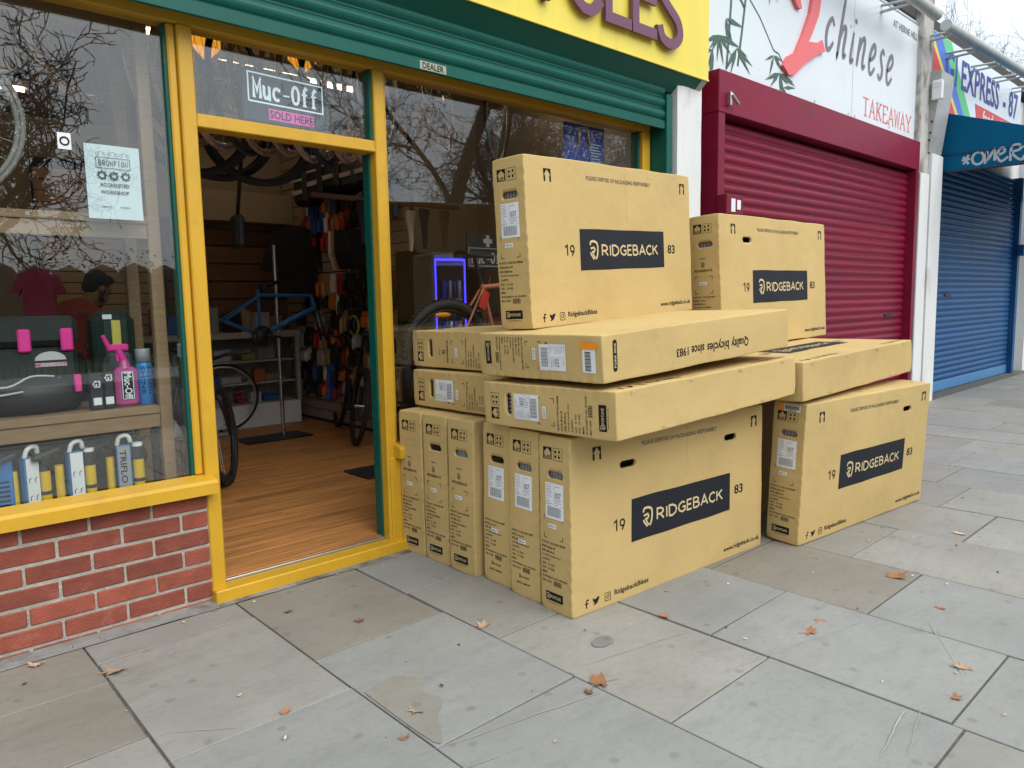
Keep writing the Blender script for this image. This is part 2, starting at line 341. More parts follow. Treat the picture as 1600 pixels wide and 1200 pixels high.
def cardboard():
    m = mk('cardboard', (.545, .388, .160), .78, var=.06, scale=2.6, col2=(.43, .30, .125), c2scale=2.2, c2lo=.5, c2hi=.8, c2amt=.5, rv=.05, spec=.3)
    t = m.node_tree; N = t.nodes; L = t.links; b = N['Principled BSDF']
    tc = N.new('ShaderNodeTexCoord'); wv = N.new('ShaderNodeTexWave'); wv.bands_direction = 'X'; wv.inputs['Scale'].default_value = 60; wv.inputs['Distortion'].default_value = .4
    L.new(tc.outputs['Object'], wv.inputs['Vector'])
    nz = N.new('ShaderNodeTexNoise'); nz.inputs['Scale'].default_value = 14; nz.inputs['Detail'].default_value = 6; L.new(tc.outputs['Object'], nz.inputs['Vector'])
    ma = N.new('ShaderNodeMath'); ma.operation = 'MULTIPLY_ADD'; ma.inputs[1].default_value = .025; L.new(wv.outputs['Fac'], ma.inputs[0]); L.new(nz.outputs['Fac'], ma.inputs[2])
    bp = N.new('ShaderNodeBump'); bp.inputs['Strength'].default_value = .4; bp.inputs['Distance'].default_value = .01; L.new(ma.outputs[0], bp.inputs['Height']); L.new(bp.outputs[0], b.inputs['Normal'])
    sc2 = N.new('ShaderNodeMapping'); sc2.inputs['Scale'].default_value = (2, 2, 9); sc2.inputs['Rotation'].default_value = (.2, .7, .3); L.new(tc.outputs['Object'], sc2.inputs[0])
    n4 = N.new('ShaderNodeTexNoise'); n4.inputs['Scale'].default_value = 3.2; n4.inputs['Detail'].default_value = 9; n4.inputs['Roughness'].default_value = .72; L.new(sc2.outputs[0], n4.inputs['Vector'])
    m4 = N.new('ShaderNodeMapRange'); m4.inputs[1].default_value = .60; m4.inputs[2].default_value = .78; m4.inputs[4].default_value = .5; L.new(n4.outputs['Fac'], m4.inputs[0])
    x4 = N.new('ShaderNodeMix'); x4.data_type = 'RGBA'; x4.inputs[7].default_value = (.36, .25, .11, 1); L.new(m4.outputs[0], x4.inputs[0]); L.new(b.inputs['Base Color'].links[0].from_socket, x4.inputs[6]); L.new(x4.outputs[2], b.inputs['Base Color'])
    ge = N.new('ShaderNodeNewGeometry'); mr = N.new('ShaderNodeMapRange'); mr.inputs[1].default_value = .53; mr.inputs[2].default_value = .62; mr.inputs[4].default_value = .35
    L.new(ge.outputs['Pointiness'], mr.inputs[0]); src = b.inputs['Base Color'].links[0].from_socket
    mx = N.new('ShaderNodeMix'); mx.data_type = 'RGBA'; mx.inputs[7].default_value = (.62, .5, .3, 1); L.new(mr.outputs[0], mx.inputs[0]); L.new(src, mx.inputs[6]); L.new(mx.outputs[2], b.inputs['Base Color'])
    return m
M['card'] = cardboard()
def wear(m, scale, lo, hi, amt, col, stretch=(1, 1, 1)):
    t = m.node_tree; N = t.nodes; L = t.links; b = N['Principled BSDF']; tc = N.new('ShaderNodeNewGeometry')
    mp = N.new('ShaderNodeMapping'); mp.inputs['Scale'].default_value = stretch; L.new(tc.outputs['Position'], mp.inputs[0])
    n_ = N.new('ShaderNodeTexNoise'); n_.inputs['Scale'].default_value = scale; n_.inputs['Detail'].default_value = 9; n_.inputs['Roughness'].default_value = .7; L.new(mp.outputs[0], n_.inputs['Vector'])
    r_ = N.new('ShaderNodeMapRange'); r_.inputs[1].default_value = lo; r_.inputs[2].default_value = hi; r_.inputs[4].default_value = amt; L.new(n_.outputs['Fac'], r_.inputs[0])
    mx = N.new('ShaderNodeMix'); mx.data_type = 'RGBA'; mx.inputs[7].default_value = (*col, 1); L.new(r_.outputs[0], mx.inputs[0]); L.new(b.inputs['Base Color'].links[0].from_socket, mx.inputs[6]); L.new(mx.outputs[2], b.inputs['Base Color'])
wear(M['yellow'], 16, .685, .70, .8, (.16, .10, .05)); wear(M['yellow'], 4, .52, .75, .35, (.33, .20, .05), (1, 1, .3))
wear(M['green'], 9, .60, .68, .35, (.03, .07, .06), (1, 1, 3)); wear(M['red'], 2.2, .52, .72, .5, (.11, .02, .03), (1.2, 1, .18)); wear(M['red'], 30, .70, .73, .5, (.36, .16, .18))
wear(M['blue'], 2.2, .5, .7, .55, (.03, .055, .10), (1.2, 1, .18)); wear(M['blue'], 26, .69, .73, .5, (.2, .26, .33)); wear(M['fascia'], 3, .55, .75, .35, (.5, .40, .13), (2, 1, .2))
wear(M['brick'], 6, .56, .76, .4, (.16, .05, .036)); wear(M['brick'], 40, .66, .74, .5, (.4, .3, .25)); wear(M['card'], 1.6, .56, .72, .4, (.40, .275, .11)); wear(M['card'], 55, .70, .76, .4, (.62, .5, .3))
def flat(name, col, rough=.5, **k):
    key = 'c_%s' % name
    if key not in M: M[key] = mk(name, col, rough, **{'var': .06, **k})
    return M[key]
# ------------------------------------------------------------------ ground
b = MB(); b.box(-60, 200, -160, 60, -.6, -.13); g = b.build('ground', M['asphalt']); tag(g, kind='structure')
b = MB(); b.box(-40, 120, -10.9, -4.95, -.2, -.125); tag(b.build('road', M['asphalt']), kind='structure')
b = MB(); b.box(-40, 120, -160, -13.6, -.3, -.01); tag(b.build('park_ground', M['grass']), kind='structure')
b = MB(); b.box(-40, 120, -13.6, -11.05, -.3, -.005); tag(b.build('far_pavement', M['kerb']), kind='structure')
b = MB(); b.box(-40, 120, -4.8, 1.0, -.3, -.008); pave = b.build('pavement', M['joint']); tag(pave, kind='structure')
for i in range(-6, 16):
    b = MB(); b.box(i*.92, i*.92+.91, -4.95, -4.8, -.25, .004, .01); b.build('kerb_stone', M['kerb'], pave)
bounds = [-4.14, -3.55, -2.96, -2.37, -1.78, -1.19, -.6, -.01, .58, 1.16, 1.745, 2.335, 2.935, 3.55, 4.17, 4.79]
while bounds[-1] < 17: bounds.append(bounds[-1]+rnd.choice([.58, .6, .62, .66]))
joints = {-.01: [-.44, -.875], .58: [-.27, -1.06], 1.16: [-.79, -1.53], 1.745: [-.52, -1.135, -1.92], 2.335: [-.9, -1.68, -2.5], 2.935: [-1.3, -2.015], 3.55: [-.95, -1.69], 4.17: [-1.25, -2.0]}
srnd = random.Random(11)
for i in range(len(bounds)-1):
    x0, x1 = bounds[i], bounds[i+1]
    ys = [-.085]+joints.get(x0, [-srnd.uniform(.25, .85)])
    while ys[-1] > -4.2: ys.append(ys[-1]-srnd.choice([.5, .62, .75, .86, .95]))
    ys[-1] = -4.79
    for j in range(len(ys)-1):
        ya, yb = ys[j+1], ys[j]
        if x0 > 9.5 and j > 4: continue
        bb = MB(); gp = .0042; e = lambda: srnd.uniform(-.003, .003)
        q = [(x0+gp+e(), ya+gp+e()), (x1-gp+e(), ya+gp+e()), (x1-gp+e(), yb-gp+e()), (x0+gp+e(), yb-gp+e())]
        cx, cyy = (x0+x1)/2, (ya+yb)/2; h = srnd.uniform(-.0015, .0015)
        top = [(x-cx, y-cyy, h+srnd.uniform(-.0012, .0012)) for x, y in q]
        ins = [(x*(1-.002/abs(x)), y*(1-.002/abs(y)), z) for x, y, z in top]
        low = [(x, y, z-.002) for x, y, z in top]; bot = [(x, y, -.05) for x, y, z in top]
        vs_ = ins+low+bot
        bb.add(vs_, [(0, 1, 2, 3)]+[(k+4, (k+1) % 4+4, (k+1) % 4, k) for k in range(4)]+[(k+8, (k+1) % 4+8, (k+1) % 4+4, k+4) for k in range(4)])
        near = {(1.16, 0): 'slab_brown', (.58, 1): 'slab', (1.745, 3): 'slab_blue', (2.335, 2): 'slab_blue', (1.745, 1): 'slab'}
        mt = near.get((round(x0, 3), j)) or srnd.choice(['slab', 'slab', 'slab', 'slab_blue', 'slab_blue', 'slab_brown'])
        bb.build('flagstone', M[mt], pave, (cx, cyy, 0))
# mortar strip where the flags meet the shopfront
b = MB(); n = 80
for i in range(n):
    xa = -2+i*6.5/n; xb = xa+6.5/n
    wa = .092+.02*noise.noise(V((xa*3, 0, 1))); wb = .092+.02*noise.noise(V((xb*3, 0, 1)))
    b.add([(xa, -wa, .003), (xb, -wb, .003), (xb, .01, .008), (xa, .01, .008)], [(0, 1, 2, 3)])
b.build('mortar_strip', mk('strip_mortar', (.26, .25, .23), .9, var=.3, scale=9, bump=.5, bscale=60, col2=(.1, .095, .09), c2scale=4), pave)

# ------------------------------------------------------------------ bicycle shop front
shop = thing('bicycle_shop', 'bicycle shop with yellow timber shopfront, green roller shutter and yellow fascia sign', 'shop')
def plinth(x0, x1, ends_right):
    b = MB(); b.box(x0, x1, .006, .12, -.1, .489); p = b.build('brick_plinth', M['mortar'], shop)
    full = MB(); full.box(-.1075, .1075, 0, .1, -.0325, .0325, .004); fm = full.mesh(); fm.materials.append(M['brick'])
    half = MB(); half.box(-.0515, .0515, 0, .1, -.0325, .0325, .004); hm = half.mesh(); hm.materials.append(M['brick'])
    for k in range(7):
        zc = -.0195+.0783*k; x = x1-.002
        first = (k % 2 == 1)
        while x > x0+.06:
            L = .103 if first else .215
            if x-L < x0: break
            o = inst('brick', hm if first else fm, p, (x-L/2, rnd.uniform(-.0015, .0025), zc), (0, rnd.uniform(-.006, .006), rnd.uniform(-.008, .008)))
            first = False; x -= L+.0105+rnd.uniform(-.001, .001)
    return p
plinth(-1.9, 1.099, True); plinth(2.115, 4.2, True)
def part(name, mat, *boxes, parent=None, c=.003):
    b = MB()
    for x in boxes: b.box(*x, c)
    return b.build(name, M[mat] if isinstance(mat, str) else mat, parent or shop)
# sills
for xa, xb in ((-1.9, 1.128), (2.045, 4.2)):
    b = MB(); prof = [(-.062, .489), (-.062, .535), (-.05, .547), (.03, .562), (.03, .489)]
    b.add([(x, y, z) for x in (xa, xb) for y, z in prof], [tuple(range(5))[::-1], tuple(range(5, 10))]+[(i, (i+1) % 5, 5+(i+1) % 5, 5+i) for i in range(5)])
    b.build('window_sill', M['yellow'], shop, norm=True)
part('door_post', 'yellow', (1.10, 1.16, .0, .10, .05, 2.40), c=.005)
part('door_post', 'yellow', (2.008, 2.066, .0, .10, .05, 2.40), c=.005)
part('post_base', 'yellow', (2.02, 2.112, -.012, .09, .03, .488), c=.004)
part('transom', 'yellow', (1.16, 2.008, .004, .096, 2.008, 2.062), c=.004)
part('head_rail', 'yellow', (-1.9, 4.2, .003, .10, 2.40, 2.66), c=.003)
for bx_ in ((1.066, 1.0985, .018, .09, .562, 2.399), (2.0675, 2.088, .02, .09, .562, 2.399), (4.118, 4.2, .0, .09, .562, 2.399)): part('glazing_bead', 'yellow', bx_, c=.006)
for bx_ in ((1.053, 1.0655, .03, .09, .562, 2.399), (1.1605, 1.17, .07, .1, .06, 2.007), (1.998, 2.0075, .055, .115, .06, 2.007), (1.993, 2.0075, .02, .09, 2.063, 2.399), (4.10, 4.1175, .03, .09, .562, 2.399)): part('green_bead', 'green', bx_, c=.002)
b = MB(); b.box(1.095, 2.115, -.052, .042, -.02, .058, .005); b.build('threshold', M['yellow'], shop)
part('weather_strip', 'alu', (1.16, 2.008, .043, .06, .0, .068), c=.002)
G = [(-1.9, 1.05, .563, 2.398), (2.089, 4.105, .563, 2.398), (1.162, 2.0, 2.063, 2.398)]
for i, (xa, xb, za, zb) in enumerate(G):
    b = MB(); b.box(xa, xb, .045, .051, za, zb); b.build('window_pane', M['glass'], shop)
# roller shutter, almost fully rolled up
sh = MB(); sh.box(-1.9, 4.203, -.118, -.1, 2.402, 2.456, .003); rs = sh.build('roller_shutter', M['green'], shop)
def lath_mesh(L, pitch, mat, depth=.012, n=6):
    b = MB(); pr = [(-.002, 0), (-.002, pitch*.10)]+[(-.002-depth*sin(pi*t/n)**.8, pitch*(.10+.86*t/n)) for t in range(1, n)]+[(-.002, pitch*.96), (.004, pitch*.985), (.004, pitch)]
    k = len(pr); b.add([(x, y, z) for x in (0, L) for y, z in pr], [(i, i+1, k+i+1, k+i) for i in range(k-1)], sm=False)
    me = b.mesh('lath'); me.materials.append(mat); return me
lm = lath_mesh(6.103, .0765, M['green'], .016)
for k in range(3): inst('shutter_slat', lm, rs, (-1.9, -.1, 2.458+.0765*k))
b = MB(); b.box(4.206, 4.268, -.13, .02, 0, 2.63, .003); b.box(4.268, 4.30, -.10, .05, 0, 2.63); b.build('guide_rail', M['green'], shop)
b = MB(); b.text('DEALER', 2.215, 2.412, .13, .03, lambda u, v, w_: (u, -.1205-w_, v), 2); b.build('sticker_lettering', M['ink'], shop)
b = MB(); b.box(2.2, 2.36, -.1197, -.117, 2.407, 2.447); b.build('dealer_sticker', flat('worn_sticker', (.35, .36, .28)), shop)
# sloping soffit and fascia
b = MB(); pr = [(-.10, 2.655), (-.205, 2.752), (-.205, 2.80), (-.05, 2.80), (-.05, 2.655)]
b.add([(x, y, z) for x in (-2, 4.50) for y, z in pr], [tuple(range(5)), tuple(range(5, 10))]+[(i, (i+1) % 5, 5+(i+1) % 5, 5+i) for i in range(5)])
b.build('soffit', M['green'], shop, norm=True)
b = MB(); b.add([(x, y, z) for x in (4.50, 4.562) for y, z in pr], [tuple(range(5)), tuple(range(5, 10))]+[(i, (i+1) % 5, 5+(i+1) % 5, 5+i) for i in range(5)])
b.build('soffit_end', M['grey_metal'], shop, norm=True)
b = MB(); b.box(-2, 4.57, -.213, -.0, 2.757, 3.95, .004); b.box(-2, 4.571, -.2165, -.205, 2.754, 2.766, .001)
fas = b.build('fascia_sign', M['fascia'], shop)
fn = lambda u, v, w_: (u, -.232-w_, v)
def arc(cx, cy_, rx, ry, a0, a1, n=14): return [(cx+rx*cos(radians(a0+(a1-a0)*i/n)), cy_+ry*sin(radians(a0+(a1-a0)*i/n))) for i in range(n+1)]
SW = .062
LDX = {'C': -.03, 'Y': 0, 'L': -.01, 'E': -.058, 'S': -.088}
letters = {'C': [(arc(3.31, 3.06, .155, .235, 40, 318), SW)],
           'Y': [([(2.95, 3.02), (2.95, 2.80)], SW), ([(2.84, 3.24), (2.95, 3.02), (3.06, 3.24)], SW)],
           'L': [([(3.475, 3.24), (3.475, 2.832), (3.685, 2.832)], SW)],
           'E': [([(3.97, 3.24), (3.775, 3.24), (3.775, 2.832), (3.985, 2.832)], SW), ([(3.80, 3.03), (3.98, 3.03)], SW*.9)],
           'S': [(catmull([(4.27, 3.20), (4.17, 3.25), (4.07, 3.21), (4.05, 3.11), (4.14, 3.03), (4.24, 2.96), (4.26, 2.87), (4.18, 2.81), (4.08, 2.83), (4.045, 2.90)], 4), SW)]}
letters = {k: [([(u+LDX[k], v+.078) for u, v in p], w_) for p, w_ in ss] for k, ss in letters.items()}
for k, ss in list(letters.items())+[('C', [([(u-.66, v) for u, v in p], w_) for p, w_ in letters['C']])]:
    b = MB()
    for i, (p, w_) in enumerate(ss): b.stroke(p, w_, fn, .022, off=i*.0005)
    x = ss[0][0][len(ss[0][0])//2][0]
    for p in (ss[0][0][0], ss[0][0][-1]): b.box(p[0]-.006, p[0]+.006, -.235, -.212, p[1]-.006, p[1]+.006)
    b.build('letter', M['plum'], fas, norm=True)
# pilasters between the shops
def pilaster(label, x0, x1, y0, y1, z1, mat='white_paint'):
    b = MB(); n = 26; m_ = 5
    vs_ = []; fs_ = []
    for i in range(n+1):
        z = z1*i/n-.02
        for j in range(m_+1):
            x = x0+(x1-x0)*j/m_; vs_.append((x, y0+.004*noise.noise(V((x*6, z*3, 5)))+(.004 if j in (0, m_) else 0), z))
    fs_ = [(i*(m_+1)+j, i*(m_+1)+j+1, (i+1)*(m_+1)+j+1, (i+1)*(m_+1)+j) for i in range(n) for j in range(m_)]
    b.add(vs_, fs_, sm=True); b.box(x0+.001, x1-.001, y0+.006, y1, -.02, z1-.02)
    o = b.build('pilaster', M[mat]); return tag(o, label, 'pilaster')
pilaster('white painted pilaster between the yellow bicycle shop and the crimson shutter', 4.302, 4.588, -.15, .5, 2.765)

pilaster('white painted pilaster at the far left end of the bicycle shop', -2.4, -1.902, -.15, .5, 2.76)
part('end_wall', 'white_paint', (-7, -2.401, -.02, .4, -.1, 4.2), c=0)
# ------------------------------------------------------------------ takeaway with crimson shutter
tk = thing('takeaway_shop', 'closed takeaway with crimson roller shutter under a white painted sign', 'shop', (0, 0, 0))
part('shop_wall', 'concrete', (4.56, 9.0, .16, 3.5, -.1, 4.26), parent=tk, c=0)
part('flat_roof', 'roof', (4.3, 9.0, .02, 3.6, 4.262, 4.42), parent=tk, c=.01)
part('shutter_housing', 'red', (4.884, 8.915, -.1, .155, 2.632, 2.932), parent=tk, c=.004)
part('guide_rail', 'red', (4.886, 4.975, -.098, .15, 0, 2.63), parent=tk)
part('guide_rail', 'red', (8.845, 8.913, -.098, .15, 0, 2.63), parent=tk)
part('side_panel', 'red', (4.62, 4.883, .05, .158, 0, 2.93), parent=tk)
b = MB(); b.box(4.976, 8.844, -.006, .012, .002, .09, .004); rs2 = b.build('roller_shutter', M['red'], tk)
lm = lath_mesh(3.868, .0762, M['red'], .014)
for k in range(33): inst('shutter_slat', lm, rs2, (4.976, .004, .092+.0762*k))
b = MB(); b.box(8.33, 8.53, -.022, 0, 1.035, 1.07, .003); b.build('letter_slot', M['black'], rs2)
b = MB(); b.box(4.87, 5.10, -.185, -.1, 1.885, 2.03, .006); kb = b.build('key_switch_box', M['red'], tk)
b = MB(); b.box(4.93, 4.985, -.1875, -.184, 1.905, 2.0); b.box(5.01, 5.06, -.1875, -.184, 1.925, 1.995); b.build('sticker', M['paper'], kb)
b = MB(); b.box(4.98, 5.0, -.14, -.1, 2.68, 2.78, .003); b.cyl((4.99, -.14, 2.76), (5.07, -.15, 2.70), .012); b.build('hasp', M['steel'], tk)
b = MB(); b.box(4.60, 9.10, .0, .05, 2.934, 4.215, .004); sg = b.build('sign_panel', M['sign_white'], tk)
b = MB(); b.box(4.6, 9.105, -.006, .0, 4.195, 4.222, .002); b.box(9.085, 9.108, -.006, .03, 2.94, 4.194, .002); b.build('sign_frame', M['alu'], sg)
b = MB(); b.box(7.368, 7.374, -.0012, .0, 2.936, 4.194); b.build('panel_joint', M['grey_metal'], sg)
for x, z in ((5.6, 3.9), (6.62, 3.42), (7.3, 3.8), (7.3, 3.0), (7.44, 3.0), (6.6, 3.0), (5.75, 3.85), (8.3, 3.02)):
    b = MB(); b.cyl((x, -.004, z), (x, 0, z), .012, n=8); b.build('screw', M['steel'], sg)
fs = lambda u, v, w_: (u, -.002-w_, v)
two = [(6.08,3.78),(6.0,3.95),(6.1,4.1),(6.35,4.15),(6.56,4.05),(6.62,3.88),(6.58,3.72),(6.47,3.55),(6.40,3.46),(6.60,3.49),(6.66,3.53),(6.72,3.44),(6.6,3.40),(6.35,3.27),(6.16,3.14),(6.06,3.12),(5.965,3.18),(6.05,3.27),(6.18,3.33),(6.30,3.50),(6.42,3.70),(6.46,3.84),(6.42,3.96),(6.32,4.0),(6.22,3.95),(6.2,3.82),(6.265,3.70),(6.2,3.69)]
b = MB(); b.poly(two, lambda u, v, w_: (u, -.03+w_, v), .028); b.build('numeral', flat('salmon_red', (.78, .15, .16)), sg, norm=True)
def script(word, u0, v0, xh, wd, fn, sh=.22, sp=1.0):
    G_ = {'c': (.62, [[(.55, .8), (.35, 1), (.1, .75), (.03, .4), (.15, .05), (.35, .03), (.6, .3)]]),
          'h': (.72, [[(.32, 2.05), (.22, 1.3), (.1, .1), (.07, .0)], [(.1, .35), (.3, .85), (.5, .98), (.58, .8), (.52, .3), (.58, .03), (.74, .15)]]),
          'i': (.38, [[(.2, 1.0), (.12, .25), (.18, .02), (.36, .15)], [(.3, 1.45), (.26, 1.32)]]),
          'n': (.74, [[(.15, .98), (.1, .4), (.06, .0)], [(.1, .4), (.3, .88), (.5, 1), (.58, .8), (.52, .3), (.58, .03), (.76, .15)]]),
          'e': (.62, [[(.06, .42), (.35, .55), (.52, .78), (.4, 1), (.18, .85), (.05, .45), (.13, .08), (.33, .0), (.58, .25)]]),
          's': (.52, [[(.45, .85), (.3, 1), (.14, .82), (.24, .58), (.38, .36), (.36, .1), (.18, .0), (.02, .15)]])}
    b = MB(); u = u0
    for ch in word:
        w_, ss = G_[ch]
        for i, s_ in enumerate(ss):
            p = catmull(s_, 4); p = [(u+(x+sh*y)*xh*.92, v0+y*xh) for x, y in p]
            b.stroke(p, [wd*(.7+.3*sin(pi*k/max(1, len(p)-1))) for k in range(len(p))], fn, off=i*.0006)
        u += (w_+.14)*xh*.92*sp
        v0 -= .008
    return b
script('chinese', 6.76, 3.49, .285, .052, fs, .2, 1.19).build('script_lettering', flat('slate_grey_letter', (.18, .17, .2)), sg)
# serif capitals drawn as strokes
SER = {'T': [[(.5, 0), (.5, 1)], [(.02, 1), (.98, 1)], [(.3, 0), (.7, 0)]], 'A': [[(.08, 0), (.5, 1), (.92, 0)], [(.25, .36), (.76, .36)], [(0, 0), (.24, 0)], [(.76, 0), (1, 0)]],
       'K': [[(.2, 0), (.2, 1)], [(.85, 1), (.22, .45)], [(.4, .6), (.92, 0)], [(.04, 0), (.4, 0)], [(.04, 1), (.4, 1)], [(.66, 1), (1, 1)]], 'E': [[(.2, 0), (.2, 1)], [(.04, 1), (.9, 1)], [(.04, 0), (.92, 0)], [(.22, .52), (.7, .52)], [(.9, 1), (.9, .8)], [(.92, 0), (.92, .2)]],
       'W': [[(.03, 1), (.27, 0), (.5, .9), (.73, 0), (.97, 1)], [(-.06, 1), (.14, 1)], [(.86, 1), (1.06, 1)]], 'Y': [[(.05, 1), (.5, .48), (.95, 1)], [(.5, .48), (.5, 0)], [(-.05, 1), (.2, 1)], [(.8, 1), (1.05, 1)], [(.3, 0), (.7, 0)]],
       'M': [[(.14, 0), (.14, 1), (.5, .35), (.86, 1), (.86, 0)], [(0, 0), (.32, 0)], [(.68, 0), (1, 0)], [(0, 1), (.2, 1)], [(.8, 1), (1, 1)]], 'u': [[(.18, .68), (.18, .2), (.32, .02), (.55, .04), (.76, .22)], [(.76, .68), (.76, 0), (.92, 0)], [(.04, .68), (.2, .68)], [(.6, .68), (.78, .68)]],
       'c': [arc(.5, .34, .36, .33, 45, 315, 10), [(.76, .7), (.76, .5)]], '-': [[(.15, .36), (.85, .36)]], 'O': [arc(.5, .5, .38, .48, 0, 360, 16)], 'f': [[(.85, .95), (.62, 1.02), (.45, .85), (.45, 0)], [(.15, .64), (.8, .64)], [(.2, 0), (.72, 0)]],
       'B': [[(.15, 0), (.15, 1), (.55, 1), (.72, .88), (.72, .65), (.55, .53), (.18, .53)], [(.55, .53), (.8, .42), (.8, .12), (.6, 0), (.15, 0)]], 'R': [[(.18, 0), (.18, 1), (.6, 1), (.76, .85), (.76, .62), (.6, .48), (.2, .48)], [(.5, .48), (.85, 0)], [(.04, 0), (.34, 0)]],
       'P': [[(.2, 0), (.2, 1), (.62, 1), (.8, .86), (.8, .6), (.62, .46), (.22, .46)], [(.04, 0), (.38, 0)]], 'N': [[(.15, 0), (.15, 1), (.85, 0), (.85, 1)], [(0, 0), (.3, 0)], [(.7, 1), (1, 1)]]}
def serif(b, word, u0, v0, wd, ht, fn, sw=.13, gap=.18, off=0):
    n = len(word); cw = wd/(n+gap*(n-1))
    for i, ch in enumerate(word):
        for j, s_ in enumerate(SER[ch]):
            horiz = abs(s_[0][1]-s_[-1][1]) < .05 and len(s_) == 2
            b.stroke([(u0+(i*(1+gap)+x)*cw, v0+y*ht) for x, y in s_], ht*sw*(.55 if horiz else 1), fn, off=off+j*.0004)
    return b
b = serif(MB(), 'TAKEAWAY', 7.62, 3.045, 1.27, .165, fs, .13, .12); b.build('serif_lettering', flat('salmon_red', (.78, .15, .16)), sg)
b = MB(); b.text('AT HERNE HILL', 8.30, 4.03, .68, .07, fs, 2); b.build('small_lettering', flat('slate_grey_letter', (.18, .17, .2)), sg)
b = MB(); lrn = random.Random(4)
for (x0, z0, x1, z1) in ((5.14, 3.0, 5.22, 4.15), (5.30, 3.05, 5.47, 4.15), (5.22, 3.6, 5.38, 3.5)): b.stroke(catmull([(x0, z0), ((x0+x1)/2+.02, (z0+z1)/2), (x1, z1)], 5), .026, fs)
for (x0, z0, x1, z1) in ((5.40, 3.62, 5.85, 3.28), (5.85, 3.28, 6.02, 3.2)): b.stroke([(x0, z0), ((x0+x1)/2, (z0+z1)/2+.03), (x1, z1)], .012, fs, off=.0005)
k = 0
for (x, z, n_, ln) in ((5.03, 3.22, 7, .30), (5.28, 3.18, 6, .26), (5.12, 3.36, 5, .24), (5.95, 3.12, 7, .28), (6.03, 3.02, 6, .3), (5.85, 3.24, 4, .22), (5.70, 3.98, 5, .26), (5.78, 3.84, 4, .22), (4.95, 3.1, 5, .25)):
    for i in range(n_):
        a = lrn.uniform(-2.9, .15); l = ln*lrn.uniform(.6, 1.1); d = V((cos(a), sin(a))); nn = V((-d.y, d.x)); p = V((x, z)); k += 1
        b.poly([tuple(p), tuple(p+d*l*.35+nn*l*.075), tuple(p+d*l), tuple(p+d*l*.35-nn*l*.075)], lambda u, v, w_: (u, -.003-.0004*(k % 9), v))
b.build('bamboo_print', flat('bamboo_green', (.055, .12, .085)), sg)

# second pilaster with console bracket
p2 = thing('pilaster', 'peeling grey pilaster with console bracket between the crimson and blue shutters', 'pilaster')
part('shaft', 'concrete', (9.005, 9.30, -.06, .6, -.02, 5.2), parent=p2, c=.012)
part('white_boarding', 'white_paint', (9.31, 9.66, -.10, .6, -.02, 2.86), (9.02, 9.285, -.085, -.062, -.02, 2.62), parent=p2, c=.006)
b = MB(); pr = [(.0, 2.87), (-.075, 2.87), (-.17, 3.62), (-.17, 3.74), (.0, 3.76)]
b.add([(x, y, z) for x in (9.26, 9.66) for y, z in pr], [tuple(range(5))[::-1], tuple(range(5, 10))]+[(i, (i+1) % 5, 5+(i+1) % 5, 5+i) for i in range(5)])
b.build('console_bracket', M['grey_metal'], p2, norm=True)
b = MB(); b.box(9.21, 9.258, -.20, -.09, 3.42, 3.63, .01); b.box(9.206, 9.2095, -.19, -.10, 3.56, 3.572); b.box(9.206, 9.2095, -.19, -.10, 3.59, 3.602)
b.build('alarm_box', M['white'], p2)
b = MB()
for z in (3.0, 3.08, 3.2): b.cyl((9.255, -.06-.1*(z-2.87), z), (9.262, -.06-.1*(z-2.87), z), .012, n=8)
b.build('bolt', M['black'], p2)

# ------------------------------------------------------------------ corner grocery with blue shutter and awning
gr = thing('grocery_shop', 'closed grocery with blue roller shutter, blue awning and multicoloured sign', 'shop')
part('shop_wall', 'white_paint', (9.67, 22, .25, 3.5, -.1, 4.3), parent=gr, c=0)
part('flat_roof', 'roof', (9.0, 22, .12, 3.6, 4.36, 4.50), parent=gr, c=.01)
b = MB(); b.box(9.70, 13.78, .14, .165, .0, .13, .004); rs3 = b.build('roller_shutter', mk('pale_blue_rail', (.07, .23, .48), .4, var=.1), gr)
lm = lath_mesh(4.08, .0762, M['blue'], .014)
for k in range(38): inst('shutter_slat', lm, rs3, (9.70, .158, .132+.0762*k))
b = MB(); b.box(10.70, 10.92, .13, .15, 1.24, 1.275, .003); b.build('letter_slot', M['black'], rs3)
part('guide_rail', 'blue', (13.78, 13.90, .07, .2, 0, 3.05), parent=gr); part('guide_rail', 'blue', (9.665, 9.70, .1, .2, 0, 3.05), parent=gr)
b = MB(); b.box(13.72, 13.98, -.02, .07, 1.85, 2.02, .01); b.build('lock_box', M['blue'], gr)
part('notice', flat('yellow_notice', (.6, .5, .1)), (14.05, 14.22, .235, .249, 1.55, 1.75), parent=gr, c=0)
b = MB(); b.box(9.70, 13.45, .07, .12, 3.30, 4.33, .004); s3 = b.build('sign_panel', M['sign_white'], gr)
f3 = lambda u, v, w_: (u, .067-w_, v)
def stripe(pts, col, nm, off): MB().poly(pts, lambda u, v, w_: (u, .0695-off, v)).build('printed_stripe', flat(nm, col), s3)
stripe([(9.70, 4.25), (9.70, 4.32), (9.95, 4.32), (11.15, 3.31), (10.92, 3.31)], (.06, .16, .62), 'stripe_blue', 0)
stripe([(9.96, 4.32), (10.3, 4.32), (11.42, 3.31), (11.16, 3.31)], (.1, .55, .2), 'stripe_green', .0005)
stripe([(9.70, 4.16), (9.70, 4.245), (10.905, 3.31), (10.80, 3.31)], (.75, .62, .08), 'stripe_yellow', .001)
stripe([(9.70, 3.31), (9.70, 4.15), (10.0, 3.92), (10.4, 3.62), (10.78, 3.31)], (.62, .045, .06), 'stripe_red', .0015)
stripe([(11.5, 3.31), (11.30, 3.76), (13.2, 3.76), (13.27, 3.69), (13.27, 3.31)], (.66, .06, .06), 'band_red', .0015)
